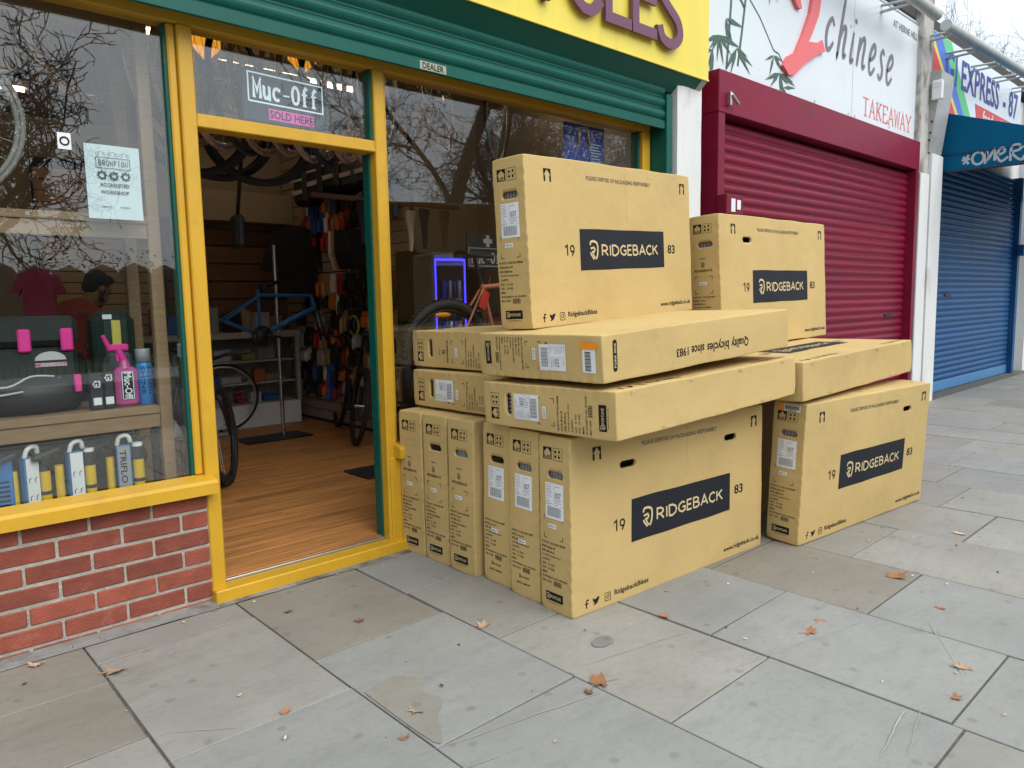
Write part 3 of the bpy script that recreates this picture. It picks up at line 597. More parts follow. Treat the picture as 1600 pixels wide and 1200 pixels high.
b = MB(); b.text('GI EXPRESS', 10.15, 3.83, 2.2, .37, f3, 2); b.build('sign_lettering', flat('navy_letter', (.03, .04, .28)), s3)
b = MB(); b.text('- 87', 12.55, 3.83, .75, .37, f3, 2); b.build('sign_number', flat('navy_letter', (.03, .04, .28)), s3)
b = MB(); b.text('food and wine', 11.65, 3.57, 1.45, .16, f3, 2); b.build('white_lettering', M['white'], s3)
b = MB(); b.text('fruit', 9.98, 3.66, .40, .13, f3, 2); b.build('white_lettering', M['white'], s3)
aw = MB(); pr = [(.06, 3.42), (-1.45, 2.88), (-1.45, 2.68), (-1.44, 2.68), (-1.44, 2.87), (.06, 3.405)]
aw.add([(x, y, z) for x in (9.76, 13.9) for y, z in pr], [(i, (i+1) % 6, 6+(i+1) % 6, 6+i) for i in range(6)])
for x in (9.75, 13.9):
    aw.add([(x, .06, 3.42), (x, -1.45, 2.88), (x, -1.45, 2.68), (x, .06, 2.695), (x+.008, .06, 3.42), (x+.008, -1.45, 2.88), (x+.008, -1.45, 2.68), (x+.008, .06, 2.695)], [(0, 1, 2, 3), (4, 7, 6, 5), (0, 4, 5, 1), (1, 5, 6, 2), (2, 6, 7, 3)])
awo = aw.build('awning', M['awning'], gr)
b = MB(); b.cyl((9.745, .06, 2.69), (9.745, -1.45, 2.675), .012); b.cyl((9.747, .06, 2.888), (9.747, -1.45, 2.872), .004); b.build('awning_frame', M['black'], awo)
gf = [[(0, .55), (.16, .2)], [(.15, .6), (.02, .22)], [(-.04, .4), (.2, .42)], arc(.42, .4, .16, .26, 80, 430, 12), [(.62, .12), (.66, .62), (.7, .3), (.86, .66), (.88, .2)], [(.95, .42), (1.12, .5), (1.12, .68), (1.0, .66), (.95, .35), (1.06, .14), (1.24, .3)], [(1.3, .1), (1.32, .66), (1.5, .75), (1.55, .55), (1.34, .44), (1.5, .16), (1.62, .1)], [(1.6, .62), (1.9, .66), (1.62, .14), (1.95, .2)]]
b = MB()
for i, s_ in enumerate(gf):
    p = catmull(s_, 4) if len(s_) > 2 else s_
    b.stroke([(-.28-x*.36, 2.70+y*.26) for x, y in p], .026, lambda u, v, w_: (9.7485-.0004*w_*1000-.0003*i, u, v))
b.build('graffiti', flat('grey_spray', (.38, .42, .45)), awo)
pilaster('white pilaster beyond the blue roller shutter at the right edge', 14.35, 15.2, .05, .6, 4.3)
# lighting tubes above the signs
def tube_lamp(label, xa, xb, z0, z1, ybk):
    t = thing('sign_light_tube', label, 'light tube', group='tube lamps above the shop signs')
    b = MB(); b.cyl((xa, -.3, z0), (xb, -.3, z1), .055, n=16); b.cyl((xa-.012, -.3, z0), (xa, -.3, z0), .058, n=16); b.cyl((xb, -.3, z1), (xb+.012, -.3, z1), .058, n=16); b.build('tube', M['galv'], t)
    n = max(2, int((xb-xa)/.9))
    for i in range(n):
        u = (i+.3)/n; x = xa+(xb-xa)*u; z = z0+(z1-z0)*u
        b = MB(); b.cyl((x, -.26, z), (x, ybk, z+.02), .014, n=8); b.box(x-.02, x+.02, -.27, ybk, z-.05, z-.035); b.build('bracket', M['galv'], t)
tube_lamp('grey lighting tube above the white takeaway sign', 5.0, 8.62, 4.16, 4.13, .02)
tube_lamp('grey lighting tube above the multicoloured grocery sign', 8.93, 13.6, 4.10, 4.24, .1)

for i, (x0, y0, x1, y1, w_) in enumerate(((1.10, -1.52, 1.72, -1.66, .004), (.98, -1.62, 1.35, -1.70, .003), (1.80, -1.50, 2.28, -1.60, .004), (2.02, -2.42, 2.30, -2.38, .006), (2.08, -2.47, 2.36, -2.41, .004), (2.66, -2.44, 3.02, -2.22, .005), (2.10, -1.86, 2.92, -2.05, .003), (3.9, -2.3, 4.5, -2.6, .005), (.62, -.9, .78, -1.02, .004))):
    b = MB(); b.stroke([(x0+(x1-x0)*t/8, y0+(y1-y0)*t/8+.006*noise.noise(V((t*.7, i, 0)))) for t in range(9)], [w_*(.3+.7*abs(noise.noise(V((t*.9, i, 4))))*2) for t in range(9)], lambda u, v, q: (u, v, .0032))
    b.build('scuff_mark', flat('pale_scuff', (.36, .345, .31), .8), pave)

def patch(pts, mat, z, nm):
    b = MB(); b.poly(catmull(pts+[pts[0]], 4)[:-1], lambda u, v, q: (u, v, z)); b.build(nm, mat, pave)
patch([(1.17, -1.12), (1.30, -1.10), (1.36, -1.19), (1.31, -1.25), (1.33, -1.33), (1.26, -1.40), (1.22, -1.47), (1.17, -1.50)], stone('stained_stone', (.265, .245, .212), (.24, .215, .18), .3), .0036, 'water_stain')
patch([(1.97, -1.405), (2.02, -1.395), (2.055, -1.42), (2.035, -1.46), (1.975, -1.462), (1.95, -1.435)], stone('patch_mortar', (.225, .222, .21), (.25, .24, .22), .9), .0036, 'mortar_patch')
# ------------------------------------------------------------------ shop interior (parts of the shop)
FZ = .07
b = MB(); b.box(-2.2, 4.4, .1, 4.75, -.1, FZ-.02); fl = b.build('floor', M['dark'], shop)
y = .062; k = 0
while y < 4.7:
    wd = .118; x = -2.2; k += 1
    while x < 4.35:
        L = min(rnd.uniform(1.6, 2.9), 4.39-x); bb = MB(); bb.box(0, L-.002, 0, wd-.003, -.02, 0, .0015)
        if x+L > -.6: bb.build('floor_board', M['board'], fl, (x, y, FZ+rnd.uniform(-.0008, .0008)))
        x += L
    y += wd
part('back_wall', 'cream', (-2.3, 4.5, 4.5, 4.6, 0, 3.1), c=0)
part('side_wall', 'cream', (4.41, 4.5, .1, 2.1, 0, 3.1), (3.70, 4.5, 2.1, 4.5, 0, 3.1), c=0)
part('side_wall', 'cream', (-2.3, -2.2, .1, 4.5, 0, 3.1), c=0)
part('ceiling', 'cream', (-2.3, 4.5, .11, 4.6, 2.95, 3.1), c=0)
part('bulkhead_beam', 'cream', (2.3, 3.64, 4.2, 4.49, 2.12, 2.42), c=.004)
part('upper_wall', 'cream', (-2.3, 4.5, -.04, .098, 2.665, 3.95), c=0)
b = MB(); b.box(3.66, 3.70, 2.1, 4.45, FZ, 2.94); swp = b.build('slatwall', M['dark'], shop)
sm_ = MB(); sm_.box(-.014, 0, 0, 2.34, 0, .091, .003); sme = sm_.mesh('slat'); sme.materials.append(M['slatwall'])
for k in range(28): inst('slat', sme, swp, (3.66, 2.105, FZ+.03+.1*k))
b = MB(); b.box(1.35, 2.35, 4.46, 4.498, 1.0, 2.6); sw2 = b.build('back_slatwall', M['dark'], shop)
sm_ = MB(); sm_.box(0, .98, -.014, 0, 0, .091, .003); sme = sm_.mesh('slat'); sme.materials.append(mk('tan_slat', (.5, .33, .17), .6))
for k in range(15): inst('slat', sme, sw2, (1.36, 4.46, 1.02+.1*k))
for k in range(6):
    bb = MB(); bb.box(2.4, 3.64, 4.43, 4.455, 1.0+.18*k, 1.165+.18*k, .003); bb.build('wall_plank', M['darkwood'], shop)
part('window_platform', 'darkwood', (2.45, 4.38, .11, .62, .56, .605), (2.45, 4.38, .60, .62, FZ, .56), c=.003)
part('window_platform', 'darkwood', (-2.1, .98, .11, .62, .46, .505), c=.003)
# ceiling lamps
M['lamp'] = mk('lamp_tube', (.9, .85, .75), .4, emit=(1, .76, .52, 6))
for i, (x, y_) in enumerate(((1.0, 1.6), (2.6, 1.9), (2.9, 3.4), (0.6, 3.4), (3.9, 1.0))):
    t = thing('ceiling_lamp', ['strip lamp on the ceiling near the window display', 'strip lamp on the ceiling inside the doorway', 'strip lamp on the ceiling above the work stand', 'strip lamp on the ceiling above the rear workshop', 'strip lamp on the ceiling above the drinks fridge'][i], 'lamp', (x, y_, 2.95), 0, 'strip lamps on the shop ceiling')
    b = MB(); b.box(-.6, .6, -.05, .05, -.05, 0, .006); b.build('housing', M['white'], t)
    b = MB(); b.cyl((-.57, 0, -.065), (.57, 0, -.065), .014, n=10); b.build('lamp_tube', M['lamp'], t)
# ------------------------------------------------------------------ bicycles and wheels
def wheel_mesh(R=.335, tw=.022, rim=None, tyre=True):
    b = MB()
    if tyre: b.ring((0, 0, 0), (0, 1, 0), R-tw, tw, 44, 8)
    return b
def add_wheel(parent, c, R, tw, rimmat, nrm=(0, 1, 0), spokes=24, tyremat=None):
    c = V(c); d = V(nrm).normalized()
    q = V((0, 1, 0)).rotation_difference(d).to_matrix().to_4x4()
    def reg(b): b.v = [tuple(q @ V(v)+c) for v in b.v]; return b
    b = MB(); b.ring((0, 0, 0), (0, 1, 0), R-tw, tw, 48, 8)
    if tw > .02:
        for i in range(72):
            a = 2*pi*i/72; e = V((cos(a), 0, sin(a))); tt = V((-sin(a), 0, cos(a)))
            for y_ in (-.35, .35):
                p = e*(R-.001)+V((0, y_*tw, 0)); b.box(-.004, .004, -tw*.3, tw*.3, -.006, .006, M=Matrix.Translation(p) @ V((0, 0, 1)).rotation_difference(tt).to_matrix().to_4x4())
    w_ = reg(b).build('wheel', tyremat or M['rubber'], parent)
    b = MB(); b.ring((0, 0, 0), (0, 1, 0), R-2*tw-.008, .011, 48, 6, 1.0); reg(b).build('rim', rimmat, w_)
    b = MB()
    for i in range(spokes):
        a = 2*pi*i/spokes; a2 = a+(.5 if i % 2 else -.5); s_ = .028*(1 if i % 4 < 2 else -1)
        b.cyl((.022*cos(a2), s_, .022*sin(a2)), ((R-2*tw-.01)*cos(a), 0, (R-2*tw-.01)*sin(a)), .0012, n=3, caps=False)
    b.cyl((0, -.045, 0), (0, .045, 0), .018, n=10); reg(b).build('spokes', M['steel'], w_)
    return w_
def saddle_mb(b, c, s=1.0, mi=0):
    n = 14; out = []
    prof = [(-.13, .07), (-.12, .075), (-.08, .07), (-.03, .045), (.03, .027), (.09, .02), (.13, .016), (.145, .006)]
    vs_ = []
    for x, hw in prof:
        for i in range(9):
            t = -1+2*i/8; vs_.append((c[0]+x*s, c[1]+t*hw*s, c[2]+(.022*(1-t*t*.9)+.008*(x < -.08)-(.01 if x > .12 else 0))*s))
        for i in range(9):
            t = 1-2*i/8; vs_.append((c[0]+x*s, c[1]+t*hw*.85*s, c[2]-.012*s))
    k = 18; fs_ = [(i*k+j, i*k+(j+1) % k, (i+1)*k+(j+1) % k, (i+1)*k+j) for i in range(len(prof)-1) for j in range(k)]
    fs_ += [tuple(range(k)), tuple(range((len(prof)-1)*k, len(prof)*k))[::-1]]
    b.add(vs_, fs_, None, mi, True)
def bicycle(label, loc, rz, frame, R=.335, tw=.022, rimm=None, lean=0, flatbar=True, group=None, steer=0):
    t = thing('bicycle', label, 'bicycle', loc, rz, group); t.rotation_euler = (lean, 0, rz)
    rimm = rimm or M['black']; wb = 1.03
    add_wheel(t, (0, 0, R), R, tw, rimm); add_wheel(t, (wb, 0, R), R, tw, rimm, (sin(steer), cos(steer), 0))
    bb = V((.43, 0, .27)); st = V((.28, 0, .78)); ht = V((.82, 0, .80)); hb = V((.86, 0, .66)); r_ = V((0, 0, R)); fr = V((wb, 0, R))
    b = MB(); b.cyl(bb, st, .016); b.cyl(st-V((0, 0, .02)), ht, .016); b.cyl(bb, hb, .021); b.cyl(hb-(ht-hb)*.1, ht+(ht-hb)*.1, .02)
    for s_ in (-1, 1):
        b.cyl(bb+V((0, .03*s_, 0)), r_+V((0, .062*s_, 0)), .010, .008, 8); b.cyl(st+V((0, .015*s_, -.03)), r_+V((0, .062*s_, 0)), .008, n=8)
    b.cyl(bb+V((0, -.04, 0)), bb+V((0, .04, 0)), .024); b.build('frame', frame, t)
    b = MB()
    for s_ in (-1, 1): b.tube([hb+V((0, .055*s_, -.03)), hb+(fr-hb)*.5+V((.0, .058*s_, 0)), fr+V((0, .055*s_, 0))], .013, 8)
    b.box(.83, .89, -.06, .06, .60, .64, .01); b.build('fork', M['black'], t)
    b = MB(); b.cyl(st, st+V((-.05, 0, .16)), .0135); b.build('seat_post', M['black'], t)
    b = MB(); saddle_mb(b, (st.x-.04, 0, st.z+.175)); b.build('saddle', M['black'], t)
    b = MB(); top = ht+(ht-hb)*.35; b.cyl(ht, top, .016); b.cyl(top, top+V((.08, 0, .02)), .016)
    c = top+V((.08, 0, .02))
    b.tube([c+V((-.05, y_, .02*(abs(y_) > .1))) for y_ in (-.3, -.15)]+[c+V((0, -.06, 0)), c, c+V((0, .06, 0))]+[c+V((-.05, y_, .02)) for y_ in (.15, .3)], .0115, 8)
    for s_ in (-1, 1): b.cyl(c+V((-.05, .19*s_, .02)), c+V((-.05, .305*s_, .02)), .016)
    b.build('handlebar', M['black'], t)
    b = MB(); b.ring(bb+V((0, -.05, 0)), (0, 1, 0), .085, .006, 30, 6); b.cyl(bb+V((0, -.07, 0)), bb+V((.12, -.07, -.12)), .009); b.cyl(bb+V((0, .07, 0)), bb+V((-.12, .07, .12)), .009)
    b.box(bb.x+.09, bb.x+.15, -.16, -.08, bb.z-.135, bb.z-.115, .004); b.box(bb.x-.15, bb.x-.09, .08, .16, bb.z+.11, bb.z+.13, .004)
    for i in range(5):
        a = 2*pi*i/5; b.cyl(bb+V((0, -.05, 0)), bb+V((.085*cos(a), -.05, .085*sin(a))), .007, n=6)
    b.build('crankset', M['black'], t)
    return t
bicycle('black mountain bike on the window platform behind the stacked boxes', (2.72, .40, .605), 0, flat('copper_frame', (.5, .16, .08), .4), .345, .030)
bicycle('dark bike parked on the shop floor behind the window platform', (4.22, 1.02, FZ), pi+.12, flat('slate_frame', (.05, .05, .06), .4), .30, .02)
bicycle('black bike with fat tyre just inside the doorway', (1.30, .92, FZ), radians(56), M['black'], .345, .026, lean=radians(-5))
bicycle('dark blue bike parked behind the left door post', (1.02, 1.02, FZ), radians(54), flat('navy_frame', (.02, .03, .12), .4), .335, .018, M['alu'], lean=radians(-4))
bicycle('black bike leaning against the slatted wall beyond the doorway', (3.20, 2.38, FZ), radians(69), M['black'], .335, .022, lean=radians(10))
bicycle('red bike on the left window platform beside the shelf', (-1.0, .42, 1.66), 0, flat('red_frame', (.35, .02, .03), .4), .33, .018, M['alu'])
bicycle('dark red bike parked at the rear of the workshop', (-.3, 2.3, FZ), radians(25), flat('red_frame', (.35, .02, .03), .4), .335, .02, M['alu'])
def lone_wheel(label, c, nrm, R, tw, rim, group=None, tyremat=None):
    t = thing('spare_wheelset', label, 'wheel', c, 0, group); add_wheel(t, (0, 0, 0), R, tw, rim, nrm, tyremat=tyremat); return t
ORD = ['first', 'second', 'third', 'fourth', 'fifth', 'sixth', 'seventh', 'eighth', 'ninth', 'tenth', 'eleventh']
lone_wheel('silver rimmed wheel leaning on the display counter', (2.66, 3.86, FZ+.335), (.15, 1, .12), .335, .012, M['alu'])
lone_wheel('grey wheel hanging on the slatted wall beside the door frame', (3.60, 2.78, 1.62), (1, 0, 0), .30, .016, flat('grey_rim', (.3, .28, .26)))
M['copper'] = mk('bronze_rim', (.48, .31, .20), .28, .45)
lrng = random.Random(3)
for i in range(11):
    lone_wheel(ORD[i]+' wheel from the left in the row hanging above the doorway', (1.22+.115*i, .52+.03*sin(i*2.1), 2.345+.012*sin(i*1.7)), (.62+.1*sin(i*3.1), -.72, .06*cos(i*2)), .315, .010, [M['copper'], M['copper'], M['alu'], M['black']][i % 4], 'wheels hanging above the doorway', [M['copper'], M['copper'], M['copper'], M['rubber']][i % 4])
for i, (x, y_, z) in enumerate(((.25, .55, 2.52), (.55, .7, 2.56), (.9, .6, 2.5), (2.35, .5, 2.45), (2.8, .55, 2.5), (3.25, .5, 2.47))):
    lone_wheel(ORD[i]+' wheel from the left hanging behind the panes beside the door', (x, y_, z), (.55, -.8, .1*sin(i*2)), .315, .010, [M['copper'], M['alu']][i % 2], 'wheels hanging behind the panes', [M['copper'], M['rubber']][i % 2])
lone_wheel('grey wheel on the upper shelf at the left edge of the window', (.30, .34, 1.985), (.25, 1, 0), .315, .01, flat('grey_rim', (.3, .28, .26)), None, flat('grey_rim', (.3, .28, .26)))
for i, (x, y_, z, R) in enumerate(((1.50, .95, 2.28, .29), (1.86, .95, 2.27, .30), (1.68, 1.1, 2.3, .3))):
    b = MB(); b.ring((0, 0, 0), (.2, 1, 0), R, .022, 40, 8); b.ring((0, .05, 0), (.25, 1, .05), R*.97, .02, 40, 8)
    tag(b.build('hanging_tyre_pair', M['rubber'], None, (x, y_, z)), ['pair of black tyres hung behind the left side of the door head', 'pair of black tyres hung behind the middle of the door head', 'pair of black tyres hung furthest back behind the door head'][i], 'tyre', 'tyres hung inside the doorway')
b = MB(); b.tube([(1.2, 1.0, 2.6), (2.2, 1.0, 2.6)], .015); b.tube([(1.82, 1.0, 2.6), (1.82, 1.25, 1.80)], .012); b.box(1.79, 1.85, 1.2, 1.3, 1.62, 1.82, .02)
tag(b.build('hanging_rail', M['black']), 'black steel rail with hook carrying the hanging tyres', 'rail')
# ------------------------------------------------------------------ work stand with blue frame
t = thing('work_stand', 'steel work stand on a black plate inside the shop', 'work stand', (2.97, 3.26, FZ))
b = MB(); b.box(-.42, .2, -.2, .14, 0, .012, .004); b.build('base_plate', M['black'], t)
b = MB(); b.cyl((0, 0, .01), (0, 0, 1.75), .019); b.build('pole', M['steel'], t)
b = MB(); b.cyl((0, -.02, 1.42), (-.17, -.14, 1.36), .016); b.box(-.21, -.15, -.17, -.11, 1.3, 1.4, .01); b.build('clamp', M['black'], t)
t = thing('bare_bicycle', 'bright blue bicycle frame clamped in the work stand', 'bicycle frame', (0, 3.08, 0))
bl = flat('bright_blue_frame', (.02, .16, .42), .3)
B_, ST, HT, HB, RD = V((2.72, 0, 1.02)), V((2.72, 0, 1.42)), V((3.22, 0, 1.36)), V((3.25, 0, 1.25)), V((2.40, 0, 1.16))
b = MB(); b.cyl(B_, ST, .016); b.cyl(V((2.72, 0, 1.37)), HT, .015); b.cyl(B_, HB, .024); b.cyl(HB, HT, .021)
for s_ in (-1, 1): b.cyl(B_+V((0, .03*s_, 0)), RD+V((0, .06*s_, 0)), .009); b.cyl(V((2.72, .015*s_, 1.36)), RD+V((0, .06*s_, 0)), .008)
b.build('frame', bl, t)
b = MB()
for s_ in (-1, 1): b.tube([HB+V((.01, .045*s_, -.02)), V((3.33, .055*s_, .95))], .013, 8)
b.build('fork', M['black'], t)
b = MB(); b.ring(B_+V((0, -.05, -.01)), (0, 1, 0), .085, .012, 28, 6); b.cyl(B_+V((0, -.07, 0)), B_+V((.16, -.07, -.02)), .011); b.ell(B_+V((0, -.05, 0)), (.06, .015, .06)); b.build('crankset', M['black'], t)
# ------------------------------------------------------------------ display counter
t = thing('display_counter', 'glass fronted display counter with white plinth at the back of the shop', 'counter', (0, 0, 0))
b = MB(); b.box(1.55, 3.50, 3.95, 4.40, FZ, .30, .004); b.build('plinth', M['white'], t)
b = MB(); b.box(1.52, 3.52, 3.93, 4.42, .96, 1.02, .004); b.box(3.47, 3.51, 3.945, 3.985, .3, .96); b.box(1.55, 3.5, 4.38, 4.4, .3, .96); b.build('top', flat('grey_top', (.45, .42, .38)), t)
for z in (.50, .72):
    b = MB(); b.box(1.57, 3.46, 3.99, 4.37, z, z+.012); b.build('shelf', M['white'], t)
b = MB(); b.box(1.56, 3.465, 3.96, 3.966, .305, .955); b.build('glass_front', M['glass_int'], t)
PC = [('crimson', (.4, .02, .03)), ('black', (.015, .015, .017)), ('white', (.75, .75, .73)), ('cobalt', (.03, .12, .45)), ('orange', (.65, .18, .03)), ('silver', (.4, .4, .42)), ('tan', (.42, .28, .15)), ('lime', (.3, .42, .05))]
def packet(x, y_, z, w_, d_, h_, ci, label, group, top=False, rz=0):
    b = MB(); b.box(-w_/2, w_/2, -d_/2, d_/2, 0, h_, .004)
    if top: b.cyl((0, 0, h_*.95), (0, 0, h_*1.12), min(w_, d_)*.25)
    nm, c = PC[ci % len(PC)]
    o = b.build('boxed_part' if not top else 'spare_bottle', flat('pack_'+nm, c, .5), None, (x, y_, z), (0, 0, rz)); tag(o, label, 'package', group); return o
prn = random.Random(21)
for z in (.305, .515, .735):
    x = 1.75
    while x < 3.4:
        w_ = prn.uniform(.06, .2); packet(x, 4.15, z+.001, w_, .12, prn.uniform(.05, .15), prn.randrange(8), 'small goods displayed inside the glass fronted counter', 'goods in the display counter', rz=prn.uniform(-.2, .2)); x += w_+prn.uniform(.03, .12)
x = 2.0
while x < 3.45:
    w_ = prn.uniform(.06, .16); packet(x, 4.15+prn.uniform(-.1, .1), 1.021, w_, .12, prn.uniform(.08, .3), prn.choice([1, 1, 0, 2, 5, 6, 3]), 'workshop clutter standing on top of the counter', 'clutter on the counter', prn.random() < .4, prn.uniform(-.5, .5)); x += w_+prn.uniform(.0, .08)
# hanging packets on the slatted wall
for z in (.48, .64, .82, 1.0, 1.17, 1.34, 1.52, 1.95, 2.12, 2.28):
    y_ = 2.2
    while y_ < 4.05:
        w_ = prn.uniform(.045, .12); h_ = prn.uniform(.09, .16)
        if prn.random() < .9 and not (1.9 < z < 2.1 and y_ < 3.0):
            b = MB(); dd_ = prn.uniform(.01, .035); b.box(-dd_, dd_, -w_/2, w_/2, -h_, -.01, .006); b.box(-.002, .002, -w_/2, w_/2, -.012, .05)
            if prn.random() < .5: b.lathe([(.012, -h_-.02), (.02, -h_), (.02, -h_*.4), (.008, -h_*.2)], (-.04, 0, 0), 10); b.cyl((-.05, 0, .035), (.06, 0, .035), .003, n=6)
            nm, c = PC[prn.choice([0, 0, 1, 1, 1, 1, 1, 1, 2, 3, 4, 5, 6, 6])]
            tag(b.build('hanging_packet', flat('pack_'+nm, c, .5), None, (3.585, y_, z)), 'small packaged accessory hanging on the slatted side wall', 'package', 'accessories on the slatted wall')
        y_ += w_+prn.uniform(.01, .05)
# folded clothes on rails and black jacket
for i in range(7):
    b = MB(); w_ = .05; pts = [(-.14, 0), (.14, 0), (.16, -.18), (.13, -.33), (-.10, -.34), (-.15, -.2)]
    b.poly(pts, lambda u, v, q: (u, q, v), .035); nm, c = PC[[1, 1, 1, 1, 1, 6, 2][i]]
    tag(b.build('hanging_garment', flat('cloth_'+nm, c, .9), None, (3.47, 2.56+.055*i, 1.93), (0, 0, .15)), ORD[i]+' garment from the right on the slatted wall rail', 'clothing', 'garments on the wall rail')
b = MB(); b.poly([(-.24, 0), (-.07, .08), (.07, .08), (.24, 0), (.34, -.35), (.24, -.38), (.2, -.2), (.2, -.62), (-.2, -.62), (-.2, -.2), (-.24, -.38), (-.34, -.35)], lambda u, v, q: (u, q, v), .09)
tag(b.build('hanging_jacket', flat('cloth_black', (.012, .012, .014), .9), None, (3.42, 3.75, 1.98), (0, 0, -.5)), 'black jacket hanging in the corner beside the slatted wall', 'jacket')
for i, (y_, z) in enumerate(((3.55, 2.55), (3.25, 2.6), (2.95, 2.62), (2.65, 2.6), (2.4, 2.6))):
    t = thing('backpack', ORD[4-i]+' black pannier bag from the doorway hanging high on the slatted wall', 'bag', (3.50, y_, z), 0, 'bags high on the slatted wall')
    b = MB(); b.box(-.12, .10, -.12, .12, -.32, .06, .04); b.build('body', M['black'], t)
    b = MB(); b.box(-.135, -.118, -.09, .09, -.22, -.18, .003); b.box(-.135, -.118, -.09, .09, -.1, -.08, .003); b.build('reflective_strip', flat('pack_silver', (.4, .4, .42)), t)
b = MB(); b.box(2.60, 2.98, 1.18, 1.52, FZ, FZ+.012, .004); tag(b.build('door_mat', M['rubber']), 'black rubber mat on the boards behind the right door post', 'mat')
# ------------------------------------------------------------------ drinks fridge
t = thing('drinks_fridge', 'grey drinks fridge edged with blue light behind the right window', 'fridge', (3.30, 1.30, FZ), -.25); t.scale = (.62, 1, 1)
b = MB(); b.box(.0, .42, .02, .45, 0, 1.58, .02); b.build('cabinet', flat('fridge_grey', (.3, .29, .28), .4, metal=.4), t)
b = MB(); b.box(.03, .39, -.005, .018, .25, 1.48, .004); fd = b.build('door', M['black'], t)
M['led'] = mk('blue_led', (.05, .05, .6), .4, emit=(.05, .04, 1, 2.2))
b = MB(); b.box(.012, .024, -.012, .0, .2, 1.53); b.box(.396, .408, -.012, .0, .2, 1.53); b.box(.025, .395, -.012, .0, 1.515, 1.53); b.build('light_strip', M['led'], t)
for k, z in enumerate((.62, .92, 1.22)):
    b = MB(); b.box(.08, .34, -.03, -.006, z, z+.012); b.build('shelf_edge', M['alu'], fd)
    for i in range(4):
        b = MB(); b.lathe([(.02, 0), (.027, .01), (.027, .12), (.02, .135)], (.12+.06*i, -.03, z+.013), 12); b.build('can', flat(['can_blue', 'can_silver'][i % 2], [(.04, .12, .4), (.55, .55, .58)][i % 2], .3, metal=.6), fd)
# saddles hanging behind the right window
for i, (x, z, cm) in enumerate(((2.62, 1.82, 'cloth_black'), (2.78, 1.80, 'cloth_black'), (3.0, 1.78, 'saddle_cream'), (3.12, 1.80, 'cloth_black'), (3.3, 1.8, 'saddle_brown'))):
    b = MB(); saddle_mb(b, (0, 0, 0), 1.0)
    tag(b.build('display_saddle', flat(cm, {'cloth_black': (.012, .012, .014), 'saddle_cream': (.5, .36, .26), 'saddle_brown': (.14, .05, .025)}[cm], .6), None, (x, 1.15, z), (pi/2, pi/2, .5)), {'saddle_cream': 'pale tan saddle hanging above the drinks fridge', 'saddle_brown': 'brown saddle hanging right of the drinks fridge'}.get(cm, 'black saddle hanging behind the right window'), 'saddle', 'saddles hanging behind the right window')
b = MB(); b.box(2.3, 3.5, 1.22, 1.26, 1.96, 1.99, .003); tag(b.build('saddle_rail', M['darkwood']), 'dark timber rail carrying the hanging saddles', 'rail')
for i in range(26):
    packet(3.53+.062*(i % 13)+prn.uniform(-.01, .01), 1.9+prn.uniform(-.08, .08), .746+.32*(i//13), .05, .06, prn.uniform(.1, .22), prn.choice([1, 0, 4, 6, 1, 5]), 'accessory on the dark shelf behind the right window', 'accessories on the dark shelf', prn.random() < .5)
b = MB(); b.box(3.46, 4.38, 1.78, 2.02, .72, .745); b.box(3.46, 4.38, 1.78, 2.02, 1.04, 1.065); b.box(3.46, 4.38, 2.02, 2.04, FZ, 1.7); b.box(3.46, 3.49, 1.78, 2.02, FZ, 1.7)
tag(b.build('display_shelf', M['dark']), 'dark display shelf seen through the right window', 'shelf')
for i in range(7):
    b = MB(); b.lathe([(.028, 0), (.03, .01), (.03, .13), (.012, .17), (.012, .22), (.015, .225)], (0, 0, 0), 12)
    tag(b.build('lube_bottle', flat('pack_black', (.015, .015, .017)), None, (3.62+.085*i, .80, 1.16)), 'dark bottle in the row behind the red price tag', 'bottle', 'bottles behind the price tag')
b = MB(); b.box(3.5, 4.35, .7, .95, 1.12, 1.158, .003); b.box(3.5, 4.35, .93, .95, .2, 1.12); tag(b.build('bottle_shelf', flat('pack_crimson', (.4, .02, .03))), 'red edged shelf holding a row of dark bottles', 'shelf')
b = MB(); b.box(-.035, .035, -.002, .002, -.12, 0, .001); b.tube([(0, 0, 0), (.004, 0, .05), (0, 0, .1)], .0012, 4)
tag(b.build('price_tag', flat('tag_red', (.6, .03, .02)), None, (2.99, .34, 1.34), (0, .45, .2)), 'red price tag hanging under the bicycle saddle', 'price tag')
b = MB(); b.ell((0, 0, 0), (.06, .012, .017)); tag(b.build('wheel_reflector', flat('amber_reflector', (.8, .25, .01), .2), None, (2.66, .36, 1.20), (0, 0, 0)), 'amber oval reflector in the mountain bike wheel', 'reflector')
b = MB(); b.ring((0, 0, 0), (1, 0, 0), .085, .012, 30, 6); tag(b.build('cable_lock', flat('lock_lime', (.35, .45, .03)), None, (3.56, 2.92, 1.08)), 'lime green coiled lock hanging on the slatted wall', 'lock')
# ------------------------------------------------------------------ left window display
t = thing('display_rack', 'timber display rack behind the left window pane', 'rack', (0, 0, 0))
for (x, y_) in ((1.005, .16), (1.005, .50), (-.9, .16), (-.9, .50)):
    b = MB(); b.box(x-.025, x+.025, y_-.02, y_+.02, .47, 2.42, .003); b.build('upright', M['wood'], t)
for z in (.80, 1.585):
    b = MB(); b.box(-.95, .978, .135, .56, z+.03, z+.062, .003); b.build('shelf', M['wood'], t)
    b = MB(); b.box(-.875, .979, .142, .178, z-.03, z+.029, .003); b.build('rail', M['wood'], t)
b = MB(); b.box(-.875, .979, .15, .185, 2.36, 2.42, .003); b.build('rail', M['wood'], t)
SH = .863
t = thing('tool_case', 'black tool case with pink latches on the display rack shelf', 'case', (.56, .36, SH))
b = MB(); b.box(-.34, .155, -.11, .13, 0, .26, .02); b.box(-.345, .16, -.115, .135, .27, .385, .02); b.build('body', flat('case_black', (.018, .022, .022), .4), t)
